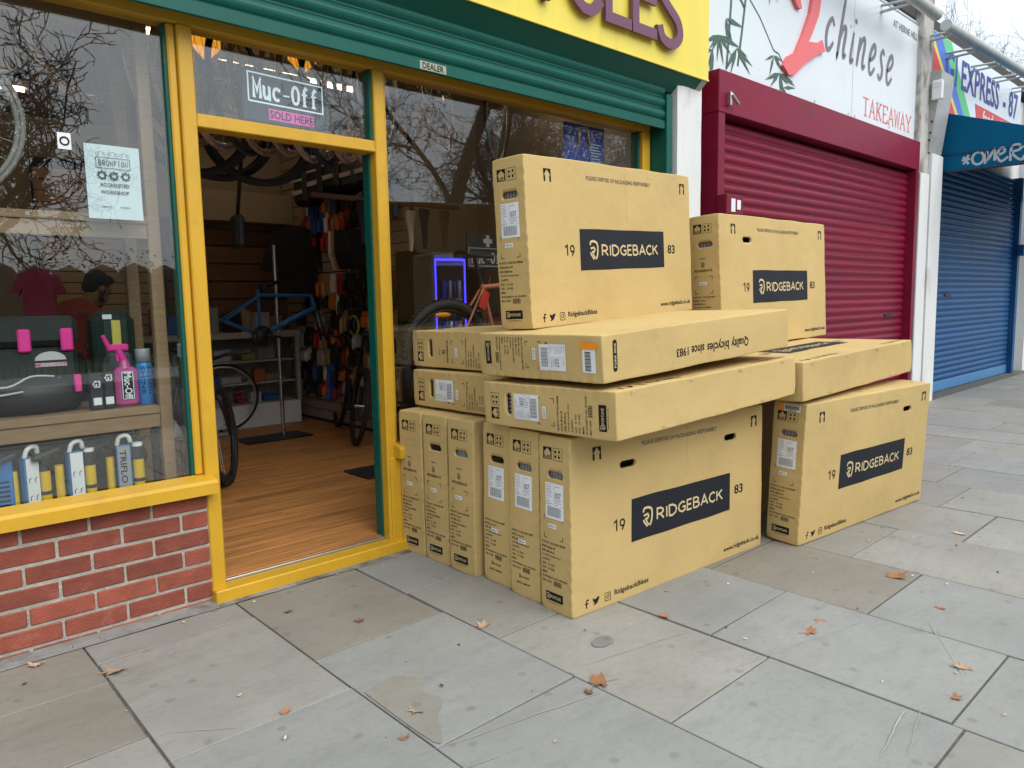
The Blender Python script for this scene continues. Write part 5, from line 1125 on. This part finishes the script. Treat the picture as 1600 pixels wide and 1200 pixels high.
def p_front():
    fr = lambda r, cx, cy_, hw: [(cx+hw-r+r*cos(radians(a)), cy_+hw-r+r*sin(radians(a))) for a in range(0, 91, 30)]+[(cx-hw+r+r*cos(radians(a)), cy_+hw-r+r*sin(radians(a))) for a in range(90, 181, 30)]+[(cx-hw+r+r*cos(radians(a)), cy_-hw+r+r*sin(radians(a))) for a in range(180, 271, 30)]+[(cx+hw-r+r*cos(radians(a)), cy_-hw+r+r*sin(radians(a))) for a in range(270, 361, 30)]
    def ic1(b): b.stroke([(.093, .056), (.083, .058), (.079, .05), (.079, .024)], .006, ff); b.stroke([(.07, .043), (.09, .043)], .005, ff, off=.0002)
    def ic2(b): b.poly([(.116, .030), (.128, .027), (.142, .032), (.152, .046), (.158, .056), (.151, .058), (.144, .058), (.138, .052), (.126, .052), (.117, .058), (.117, .048), (.122, .04), (.128, .034)], ff)
    def ic3(b): b.poly([fr(.007, .207, .043, .0185), fr(.005, .207, .043, .0155)], ff); b.stroke(arc(.207, .043, .0075, .0075, 0, 360, 16), .003, ff, off=.0003); b.poly(arc(.217, .053, .0022, .0022, 0, 315, 7), ff)
    I = M['ink']
    def one(b):
        b.stroke([(.246, .348), (.262, .358), (.262, .312)], .0075, ff)
        b.stroke(arc(.297, .343, .0135, .0135, 0, 360, 16), .0072, ff, off=.0001); b.stroke([(.3105, .343), (.306, .328), (.294, .312)], .0072, ff, off=.0004)
    return [('handling_arrow', mesh_of('fa1', lambda b: house(b, .125, .628, .05, .055, ff), I)), ('handling_arrow', mesh_of('fa2', lambda b: house(b, 1.26, .632, .05, .055, ff), I)),
            ('disposal_text', mesh_of('fdisp', lambda b: b.text('PLEASE DISPOSE OF PACKAGING RESPONSIBLY', .426, .652, .545, .019, ff, 2), flat('faint_ink', (.10, .085, .06), .6))), ('year_lettering', mesh_of('f19', one, I)),
            ('year_lettering', mesh_of('f83', lambda b: b.text('83', 1.115, .314, .076, .046, ff, 3), I)), ('web_address', mesh_of('fwww', lambda b: b.text('www.ridgeback.co.uk', 1.03, .034, .316, .030, ff, 2), I)),
            ('handle_name', mesh_of('fhan', lambda b: b.text('RidgebackBikes', .248, .031, .22, .030, ff, 2), I)), ('social_icon', mesh_of('fi1', ic1, I)), ('social_icon', mesh_of('fi2', ic2, I)), ('social_icon', mesh_of('fi3', ic3, I)),
            ('fold_line', mesh_of('ffold', lambda b: b.stroke([(.742, .728), (.7425, .62), (.744, .47)], .0011, ff), flat('fold_shadow', (.33, .235, .1), .9)))]
def p_seam():
    def g_(b):
        b.stroke([(.006+(CL-.012)*i/24, CW/2+.0015*sin(i*1.7)) for i in range(25)], .0022, ft); b.stroke([(.35, .02), (.35, CW-.02)], .0014, ft, off=.0002); b.stroke([(1.02, .02), (1.02, CW-.02)], .0014, ft, off=.0002)
        for x in (.16, .6, 1.2): b.stroke([(x, CW*.3), (x+.06, CW*.3)], .005, ft, off=.0001)
    return mesh_of('topseam', g_, flat('fold_shadow', (.33, .235, .1), .9))
def p_panel():
    return mesh_of('frontpanel', lambda b: grid_rect(b, .355, 1.077, .243, .43, ff, 24, 6), M['panel_ink'])
def p_logo():
    def g_(b):
        f2 = lambda u, v, q=0: ff(u, v, .0007+q)
        shield(b, .432, .292, .082, f2)
        u = .526; wds = dict(R=.045, I=.010, D=.052, G=.054, E=.036, B=.044, A=.052, C=.049, K=.046)
        gap = (.49-sum(wds[c] for c in 'RIDGEBACK'))/8
        for c in 'RIDGEBACK':
            ST = {'R': [[(0, 0), (0, 1), (.55, 1), (.85, .82), (.85, .62), (.55, .45), (0, .45)], [(.42, .45), (.95, 0)]], 'I': [[(.5, 0), (.5, 1)]], 'D': [[(0, 0), (0, 1), (.45, 1), (.85, .8), (.95, .5), (.85, .2), (.45, 0), (0, 0)]],
                  'G': [[(.88, .86), (.55, 1), (.15, .82), (0, .5), (.15, .18), (.55, 0), (.92, .14), (.92, .47), (.55, .47)]], 'E': [[(.95, 1), (0, 1), (0, 0), (.95, 0)], [(0, .52), (.82, .52)]], 'B': [[(0, 0), (0, 1), (.55, 1), (.82, .85), (.82, .68), (.55, .54), (0, .54)], [(.5, .54), (.92, .38), (.92, .16), (.6, 0), (0, 0)]],
                  'A': [[(0, 0), (.5, 1), (1, 0)], [(.2, .33), (.8, .33)]], 'C': [[(.92, .86), (.58, 1), (.16, .82), (0, .5), (.16, .18), (.58, 0), (.94, .15)]], 'K': [[(0, 0), (0, 1)], [(.88, 1), (.05, .48)], [(.3, .62), (.95, 0)]]}[c]
            for i, s_ in enumerate(ST): b.stroke([(u+x*wds[c], .31+y_*.047) for x, y_ in s_], .0088, f2, off=.0002*i)
            u += wds[c]+gap
    return mesh_of('frontlogo', g_, M['card_print'])
def p_label(v0=.395):
    return mesh_of('shiplabel', lambda b: (grid_rect(b, .039, .146, v0, .542, fe, 4, 5, .0004)), M['paper'])
def p_labelink():
    def g_(b):
        f2 = lambda u, v, q=0: fe(u, v, .0009+q)
        b.text('037', .098, .482, .034, .024, f2, 2)
        for i in range(22): b.poly([(.052+.0036*i, .405), (.052+.0036*i+.0014+.001*(i % 4 == 1), .405), (.052+.0036*i+.0014+.001*(i % 4 == 1), .445), (.052+.0036*i, .445)], f2)
        r_ = random.Random(5)
        for v in (.533, .524, .515, .506, .497, .487, .476, .465, .456):
            b.stroke([(.044, v), (.044+r_.uniform(.015, .035), v)], .0018, f2)
        for v in (.472, .463, .455, .53): b.stroke([(.098, v), (.098+r_.uniform(.015, .04), v)], .0018, f2)
        b.stroke([(.093, .452), (.093, .538)], .001, f2, off=.0002); b.stroke([(.042, .451), (.144, .451)], .001, f2, off=.0003); b.stroke([(.095, .478), (.144, .478)], .001, f2, off=.0004)
    return mesh_of('shiplabelink', g_, M['paper_line'])
def p_stick(v, key):
    return mesh_of('stick'+key, lambda b: grid_rect(b, .056, .104, v, v+.018, fe, 2, 1, .0003), M['paper'])
def p_stickink(v, key):
    return mesh_of('stickink'+key, lambda b: b.text('RD21-A', .062, v+.005, .034, .008, lambda u, q, w_=0: fe(u, q, .0007), 1), M['ink'])
STAPLE = MB(); STAPLE.box(-.011, .011, -.0012, .0012, -.0012, .0012); STAPLE.poly([(-.016, -.004), (-.004, -.006), (.012, -.005), (.02, .0), (.008, .005), (-.01, .005)], lambda u, v, q: (u, v, -.0004)); STM = STAPLE.mesh('staple'); STM.materials.append(M['torn'])
def axes(yw, le, pi_):
    yw, le, pi_ = radians(yw), radians(le), radians(pi_)
    a = V((cos(yw)*cos(pi_), sin(yw)*cos(pi_), sin(pi_))); b0 = V((-sin(yw), cos(yw), 0)); c0 = a.cross(b0)
    return a, b0*cos(le)+c0*sin(le), -b0*sin(le)+c0*cos(le)
def carton(label, pose, org, ang, model='vernon', end=True, faces=(), lab=False, sc=1.0, staples=False, extra=None, perf=False):
    a, b_, c_ = axes(*ang); o = V(org)
    if pose == 'up': X, Y_, Z = a, b_, c_
    elif pose == 'flat': X, Y_, Z = a, -c_, b_; o = o+c_*CW*sc
    else: X, Y_, Z = a, c_, -b_; o = o+b_*CH*sc
    t = thing('cardboard_box', label, 'box', (0, 0, 0), 0, 'bicycle cartons stacked on the pavement')
    t.matrix_world = Matrix(((X.x*sc, Y_.x*sc, Z.x*sc, o.x), (X.y*sc, Y_.y*sc, Z.y*sc, o.y), (X.z*sc, Y_.z*sc, Z.z*sc, o.z), (0, 0, 0, 1)))
    inst('carton', body_mesh(end, faces), t)
    inst('up_arrow', p_up(), t); inst('handling_symbols', p_frag(), t); inst('product_text', p_end(model), t); inst('barcode', p_bar(), t)
    ep = inst('maker_badge', p_maker(model), t)
    if model != 'comet': inst('badge_lettering', p_blk(), ep)
    for nm_, me_ in p_front(): inst(nm_, me_, t)
    if pose == 'up': inst('flap_seam', p_seam(), t)
    pn = inst('logo_panel', p_panel(), t); inst('logo_lettering', p_logo(), pn)
    if model == 'vernon' or not lab: inst('end_logo', p_end2(), t)
    if model != 'comet': inst('corner_marks', p_brk(), t)
    if lab:
        q = inst('shipping_label', p_label(), t); inst('label_print', p_labelink(), q)
    if model != 'comet': q = inst('code_sticker', p_stick(.355, 'a'), t); inst('sticker_print', p_stickink(.355, 'a'), q)
    else: q = inst('code_sticker', p_stick(.24, 'b'), t); inst('sticker_print', p_stickink(.24, 'b'), q)
    if end and extra != 'empty':
        b = MB(); r_ = random.Random(len(label))
        for i in range(6): b.box(.02, .05, .045+.017*i, .0575+.017*i, .545, .6, .004)
        b.build('foam_packing', flat('foam_grey', (.34, .33, .34), .8), t)
    if staples:
        for i in range(7):
            z0 = [.012, .172][i % 2]; inst('staple', STM, t, (.1+.19*i, z0, -.0022), (pi, 0, (i*.7) % .4-.2))
    if extra == 'fork':
        for wd_, u0, u1, v0, v1 in (('Quality', 1.0, .855, .096, .043), ('bicycles', .835, .670, .096, .043), ('since', .648, .553, .085, .047), ('1983', .532, .45, .085, .049)):
            b = MB(); b.text(wd_, u0, v0, u1-u0, v1-v0, ft, 2); b.build('slogan_word', M['ink'], t)
        b = MB(); pts = arc(.07, .15, .012, .012, 0, 180, 6)+arc(.07, .05, .012, .012, 180, 360, 6); b.poly(pts, ft); bd = b.build('fork_badge', M['ink'], t)
        b = MB(); b.text('FORK SIDE', 0, 0, .095, .011, lambda u, v, q=0: ft(.0755-v, .053+u, .0006), 2); b.build('badge_lettering', M['card_print'], bd)
        b = MB(); grid_rect(b, .056, .145, .632, .70, fe, 4, 3, .0004); q = b.build('barcode_sticker', M['paper'], t)
        b = MB()
        for i in range(17): b.poly([(.064+.0045*i, .645), (.0662+.0045*i+.0011*(i % 3 == 0), .645), (.0662+.0045*i+.0011*(i % 3 == 0), .676), (.064+.0045*i, .676)], lambda u, v, w_=0: fe(u, v, .0009))
        b.build('barcode', M['ink'], q)
        b = MB(); grid_rect(b, .028, .056, .622, .712, lambda u, v, w_=0: fe(u, v, .0012), 2, 3); b.build('orange_sticker', M['orange'], t)
    if extra == 'barcode':
        b = MB(); grid_rect(b, .06, .152, .690, .724, fe, 4, 2, .0004); q = b.build('barcode_sticker', M['paper'], t)
        b = MB()
        for i in range(18): b.poly([(.066+.0045*i, .700), (.0685+.0045*i+.001*(i % 3 == 0), .700), (.0685+.0045*i+.001*(i % 3 == 0), .72), (.066+.0045*i, .72)], lambda u, v, w_=0: fe(u, v, .0009))
        b.text('RIDGEBACK', .075, .692, .055, .006, lambda u, v, w_=0: fe(u, v, .0009), 1); b.build('barcode', M['ink'], q)
        b = MB(); grid_rect(b, .034, .06, .690, .724, fe, 2, 2, .0003); b.build('orange_sticker', M['orange'], t)
    if perf:
        b = MB(); pts = arc(.030, 0, .0155, .0155, -90, 90, 8)+arc(-.030, 0, .0155, .0155, 90, 270, 8); pts = [(CW/2+.004+u, .575+v) for u, v in pts]
        b.stroke(pts+[pts[0]], .0016, fe); b.build('handle_score', flat('card_score', (.36, .25, .1), .9), t)
    return t
carton('upright box nearest the shop wall in the left group of three', 'up', (2.081, -.202, .0), (1.9, -.3, 0), 'vernon', False, perf=True)
carton('upright middle box of the left group of three without a white label', 'up', (2.084, -.398, .0), (1.3, 0, 0), 'vernon', extra='empty')
carton('upright street side box of the left group of three, beside the gap', 'up', (2.079, -.600, .0), (1.5, .5, 0), 'vernon')
carton('upright white labelled box nearest the shop in the right group of three', 'up', (2.103, -.817, .0), (-.7, .9, 0), 'comet', lab=True, extra='empty')
carton('upright white labelled middle box of the right group of three', 'up', (2.084, -1.020, .0), (-.8, .1, 0), 'comet', lab=True)
carton('large upright box in front showing its whole logo side on the pavement', 'up', (2.064, -1.223, .0), (-2.7, -.7, -.3), 'motion', True, ((.335, .587), (1.083, .605)), lab=True)
carton('upright box standing alone at the right end of the stack', 'up', (3.512, -1.445, .002), (-5.1, 2.4, 0), 'motion', True, ((1.083, .605),), lab=True, extra='barcode')
carton('flat box with scuffed street side lying on the front upright boxes', 'flat', (2.049, -1.467, .757), (.3, -.8, 1.7), 'motion', lab=True, staples=True)
carton('flat box with upside down slogan and orange sticker, carrying the tallest box', 'over', (2.036, -1.415, .966), (-1.4, -.6, 3.0), 'vernon', False, lab=True, sc=.97, extra='fork')
carton('lower flat box on the left, lying on the left group of three', 'flat', (2.178, -.742, .752), (0, -.3, .3), 'vernon', lab=True)
carton('upper flat box on the left, with no white label', 'flat', (2.222, -.690, .950), (.4, -.3, .8), 'vernon')
carton('flat box lying on the lone upright box at the right', 'flat', (3.446, -1.486, .757), (.4, -.5, 1.6), 'motion', staples=True, sc=1.06)
carton('upright box wedged behind the lone right box, seen through the gap', 'up', (4.845, -.835, .0), (180, 0, 0), 'vernon')
carton('tall upright box on top of the whole stack', 'up', (2.197, -.883, 1.152), (4.6, -1.2, 2.3), 'motion', lab=True)
carton('upright box at the back right in front of the crimson shutter', 'up', (3.722, -.870, .978), (2.1, -2.4, .8), 'vernon', True, ((.30, .60),), sc=1.05)
# ------------------------------------------------------------------ bare street trees
def bare_tree(name, label, loc, H=11, tr=.28, seed=1, lean=(0, 0), first=.25, spread=1.0, levels=5, twr=.007, group=None, upw=.25, lim=3000):
    r_ = random.Random(seed); t = thing(name, label, 'tree', loc, 0, group); tb = MB(); cb = MB(); cnt = [0]
    def grow(p, d, L, r0, lev):
        if cnt[0] > lim: return
        n = 6 if lev < 2 else 4 if lev < 4 else 3; pts = [p]; rs = [r0]; q = p.copy(); dd = d.copy(); end = max(r0*(.5 if lev else .62), twr*.7)
        for i in range(n):
            w_ = .10+.07*lev
            dd = (dd+V((r_.gauss(0, w_), r_.gauss(0, w_), r_.gauss(0, w_)+upw*.12))).normalized(); q = q+dd*(L/n); pts.append(q.copy()); rs.append(r0+(end-r0)*(i+1)/n)
        (tb if lev < 1 else cb).tube(pts, rs, 8 if lev < 1 else 6 if lev < 2 else 3, caps=False); cnt[0] += 1
        if lev >= levels: return
        k = {0: 7, 1: 7, 2: 6, 3: 5, 4: 4}.get(lev, 3)
        for j in range(k):
            u = (first if lev == 0 else .2)+(1-(first if lev == 0 else .2))*(j+r_.random()*.8)/k; u = min(u, 1)
            f_ = u*n; i = min(int(f_), n-1); pp = pts[i].lerp(pts[i+1], f_-i); ax = (pts[i+1]-pts[i]).normalized()
            a = ax.orthogonal().normalized(); a.rotate(Matrix.Rotation(r_.uniform(0, 2*pi), 3, ax))
            ang = r_.uniform(.5, 1.0)*spread; nd = (ax*cos(ang)+a*sin(ang)); nd.z += upw; nd.normalize()
            grow(pp, nd, L*r_.uniform(.45, .68), max(rs[i]*r_.uniform(.38, .6), twr), lev+1)
    grow(V((0, 0, -.1)), V((lean[0], lean[1], 1)).normalized(), H*.62, tr, 0)
    tb.build('trunk', M['bark'], t); cb.build('crown', M['twig'], t); return t
bare_tree('bare_tree', 'bare tree across the road mirrored in the left window', (2.1, -15.4, 0), 11.5, .2, 5, first=.26, spread=1.25, twr=.013, upw=.1, lim=2300)
bare_tree('bare_tree', 'large bare plane tree mirrored beside the yellow door post', (17.0, -20.5, 0), 15, .36, 8, (.03, 0), first=.28, twr=.012, spread=1.1, upw=.15)
bare_tree('bare_tree', 'bare plane tree mirrored in the middle of the right window', (22.3, -20.5, 0), 15, .30, 12, (-.03, 0), first=.3, twr=.012, spread=1.1, upw=.15)
bare_tree('bare_tree', 'bare plane tree mirrored towards the right window edge', (26.0, -21.5, 0), 14, .3, 15, first=.3, twr=.013, spread=1.1, upw=.15)
bare_tree('bare_tree', 'bare twiggy tree rising above the roof behind the grocery sign', (52.0, 17.0, 0), 21, .16, 23, first=.5, twr=.008, spread=.8, upw=.5)
# hedge and park railing opposite
b = MB(); n = 150; hr = random.Random(2); vs_ = []
for i in range(16000):
    x = hr.uniform(-25, 45); z = hr.uniform(0, 1)**.8*2.7*(1+.35*noise.noise(V((x*.35, 0, 3)))+.2*noise.noise(V((x*1.3, 0, 8)))); y_ = -17.5+hr.uniform(-1.6, 1.0)
    a = V((hr.gauss(0, 1), hr.gauss(0, 1), hr.gauss(0, 1))).normalized(); c = a.orthogonal().normalized(); s_ = hr.uniform(.025, .06); p = V((x, y_, z))
    b.add([p+a*s_, p+c*s_*.6, p-a*s_, p-c*s_*.6], [(0, 1, 2, 3)])

for i in range(90):
    x = -25+70*i/90; h = 2.5+.7*noise.noise(V((x*.35, 0, 3)))+.3*noise.noise(V((x*1.3, 0, 8))); b.ell((x, -18.6, h*.5-.3), (.75, .7, h*.5+.3), n=8, m=7)
b.box(-25, 45, -19.5, -18.4, -.1, 2.0); tag(b.build('hedge', M['hedge']), 'dark hedge inside the park across the road', 'hedge', kind='stuff')
rl = thing('park_railing', 'dark green park railing across the road mirrored in the glass', 'railing', (0, -13.8, 0))
for z in (.25, 1.2):
    b = MB(); b.box(-9, 12, -.02, .02, z, z+.04); b.build('rail', M['park_green'], rl)
bm_ = MB(); bm_.cyl((0, 0, 0), (0, 0, 1.38), .012, n=6); bm_.cyl((0, 0, 1.38), (0, 0, 1.46), .012, .001, 6); bme = bm_.mesh('bar'); bme.materials.append(M['park_green'])
for i in range(160): inst('bar', bme, rl, (-8.9+.13*i, 0, 0))
# dark delivery van parked at the kerb behind the camera
vn = thing('delivery_van', 'dark delivery van parked at the kerb opposite the boxes', 'van', (0, 0, 0))
pr = [(2.2, .30), (2.2, .95), (2.55, 1.15), (3.2, 1.95), (3.6, 2.42), (6.62, 2.46), (6.70, 2.2), (6.72, .32)]
pr = [(6.72-(6.72-u)*.74, v) for u, v in pr]
b = MB(); b.poly(pr, lambda u, v, q: (u, -7.15+q, v-.12), 1.85); b.build('body', flat('van_paint', (.012, .013, .016), .35), vn, norm=True)
b = MB(); b.poly([(3.8, 1.2), (4.2, 1.9), (4.7, 1.9), (4.7, 1.2)], lambda u, v, q: (u, -5.296+q, v-.12), .004); b.build('side_window', flat('van_glass', (.01, .012, .014), .05), vn)
for x in (3.95, 6.1):
    for y_ in (-5.35, -7.1):
        b = MB(); b.ring((x, y_, .21), (0, 1, 0), .24, .09, 28, 8); wv = b.build('wheel', M['rubber'], vn); b = MB(); b.cyl((x, y_-.06, .21), (x, y_+.06, .21), .17, n=18); b.build('hub', M['grey_metal'], wv)
b = MB(); b.box(6.69, 6.73, -5.5, -5.35, .7, 1.0, .01); b.box(6.69, 6.73, -7.1, -6.95, .7, 1.0, .01); b.build('tail_light', flat('tail_red', (.4, .01, .01), .3), vn)
b = MB(); b.box(3.35, 3.40, -5.6, -5.35, .6, .8, .02); b.box(3.35, 3.40, -7.1, -6.85, .6, .8, .02); b.build('headlight', M['white'], vn)
# ------------------------------------------------------------------ fallen leaves and litter
def leaf_mesh(seed, curl):
    r_ = random.Random(seed); lobes = 5; pts = []
    for i in range(lobes*2+1):
        a = radians(-130+260*i/(lobes*2)); R = 1.0 if i % 2 == 1 else .58
        if i in (0, lobes*2): R = .55
        R *= r_.uniform(.8, 1.15); pts.append((R*sin(a), R*cos(a)+.1))
    out = []
    for i in range(len(pts)):
        p, q = pts[i], pts[(i+1) % len(pts)]; out.append(p); out.append(((p[0]*.55+q[0]*.45)*r_.uniform(.9, 1.12), (p[1]*.55+q[1]*.45)*r_.uniform(.9, 1.12)))
    b = MB(); vs_ = [(0, 0, .02)]
    for rr in (.5, 1.0):
        for x, y_ in out:
            d2 = x*x+y_*y_; vs_.append((x*rr, y_*rr, rr*rr*(curl*d2*.5+r_.uniform(-.06, .16)*curl*2)+curl*.35*abs(x)*rr))
    n = len(out); fs_ = [(0, 1+i, 1+(i+1) % n) for i in range(n)]+[(1+i, 1+n+i, 1+n+(i+1) % n, 1+(i+1) % n) for i in range(n)]
    b.add(vs_, fs_, None, 0, True); b.tube([(0, -.1, .02), (.05, -.7, .06), (.12, -1.2, .1)], .022, 4)
    zz = min(v[2] for v in b.v); b.v = [(x, y_, z-zz) for x, y_, z in b.v]
    return b.mesh('leaf')
lmeshes = []
for i in range(6):
    me = leaf_mesh(i+3, [.5, .8, .35, .9, .6, .7][i]); me.materials.append(M['leaf'] if i % 3 else M['leaf_pale']); lmeshes.append(me)
LV = [(.62, -.37, .052, 0, 'large curled leaf lying below the brick plinth'), (.93, -1.05, .022, 1, 'small brown leaf near the bottom edge left of centre'), (1.45, -.62, .024, 2, 'pale leaf on the brown flagstone before the threshold'), (1.77, -1.02, .034, 3, 'folded leaf on the flagstone left of the front box corner'),
      (2.35, -1.47, .038, 4, 'star shaped leaf lying just in front of the big logo box'), (1.78, -1.62, .05, 5, 'large curled leaf on the joint in the centre foreground'), (1.70, -1.64, .024, 1, 'small dark leaf beside the large curled foreground leaf'), (1.24, -1.33, .038, 0, 'crumpled leaf fragment on the pale slab in the foreground'),
      (2.62, -1.92, .045, 4, 'ragged brown leaf on the blue grey slab at the right'), (2.74, -1.92, .022, 2, 'small leaf scrap beside the ragged brown leaf'), (3.42, -1.95, .055, 1, 'large dark curled leaf beyond the lone upright box'), (2.72, -2.42, .034, 3, 'leaf with stem near the right edge of the picture'),
      (2.50, -2.46, .026, 5, 'pale leaf scrap near the bottom right corner'), (3.2, -2.2, .024, 2, 'small pale leaf at the far right slab'), (4.3, -1.95, .04, 0, 'distant leaf on the pavement right of the boxes'), (1.28, -.33, .022, 2, 'tiny leaf at the foot of the threshold'), (.42, -.12, .03, 3, 'leaf caught at the foot of the brick plinth'), (1.12, -1.42, .02, 5, 'leaf scrap at the bottom centre')]
for i, (x, y_, s_, k, lb) in enumerate(LV):
    o = inst('fallen_leaf', lmeshes[k], None, (x, y_, .0015), (rnd.uniform(-.15, .15), rnd.uniform(-.15, .15), rnd.uniform(0, 6.2)), (s_, s_, s_*rnd.uniform(.3, .6))); tag(o, lb, 'leaf', 'fallen leaves on the pavement')
b = MB(); lr = random.Random(9)
for i in range(330):
    x = lr.uniform(.1, 7) if i < 230 else lr.uniform(2, 14); y_ = lr.uniform(-2.9, -.05) if i > 60 else -lr.uniform(.02, .14)
    s_ = lr.uniform(.003, .011); a = lr.uniform(0, pi); k = lr.uniform(.3, .8); z = .003+lr.uniform(0, .003)
    q = [(cos(a)*s_, sin(a)*s_), (-sin(a)*s_*k, cos(a)*s_*k), (-cos(a)*s_, -sin(a)*s_), (sin(a)*s_*k, -cos(a)*s_*k)]
    b.add([(x+u, y_+v, z+lr.uniform(-.001, .004)) for u, v in q]+[(x, y_, z+s_*.35)], [(0, 1, 4), (1, 2, 4), (2, 3, 4), (3, 0, 4)], None, lr.choice([0, 0, 1, 1, 2]))
tag(b.build('litter_crumbs', [M['leaf_pale'], flat('crumb_white', (.62, .6, .55), .8), flat('crumb_dark', (.05, .045, .04), .8)]), 'crumbs of dry leaf and grit scattered over the pavement', 'litter', kind='stuff')
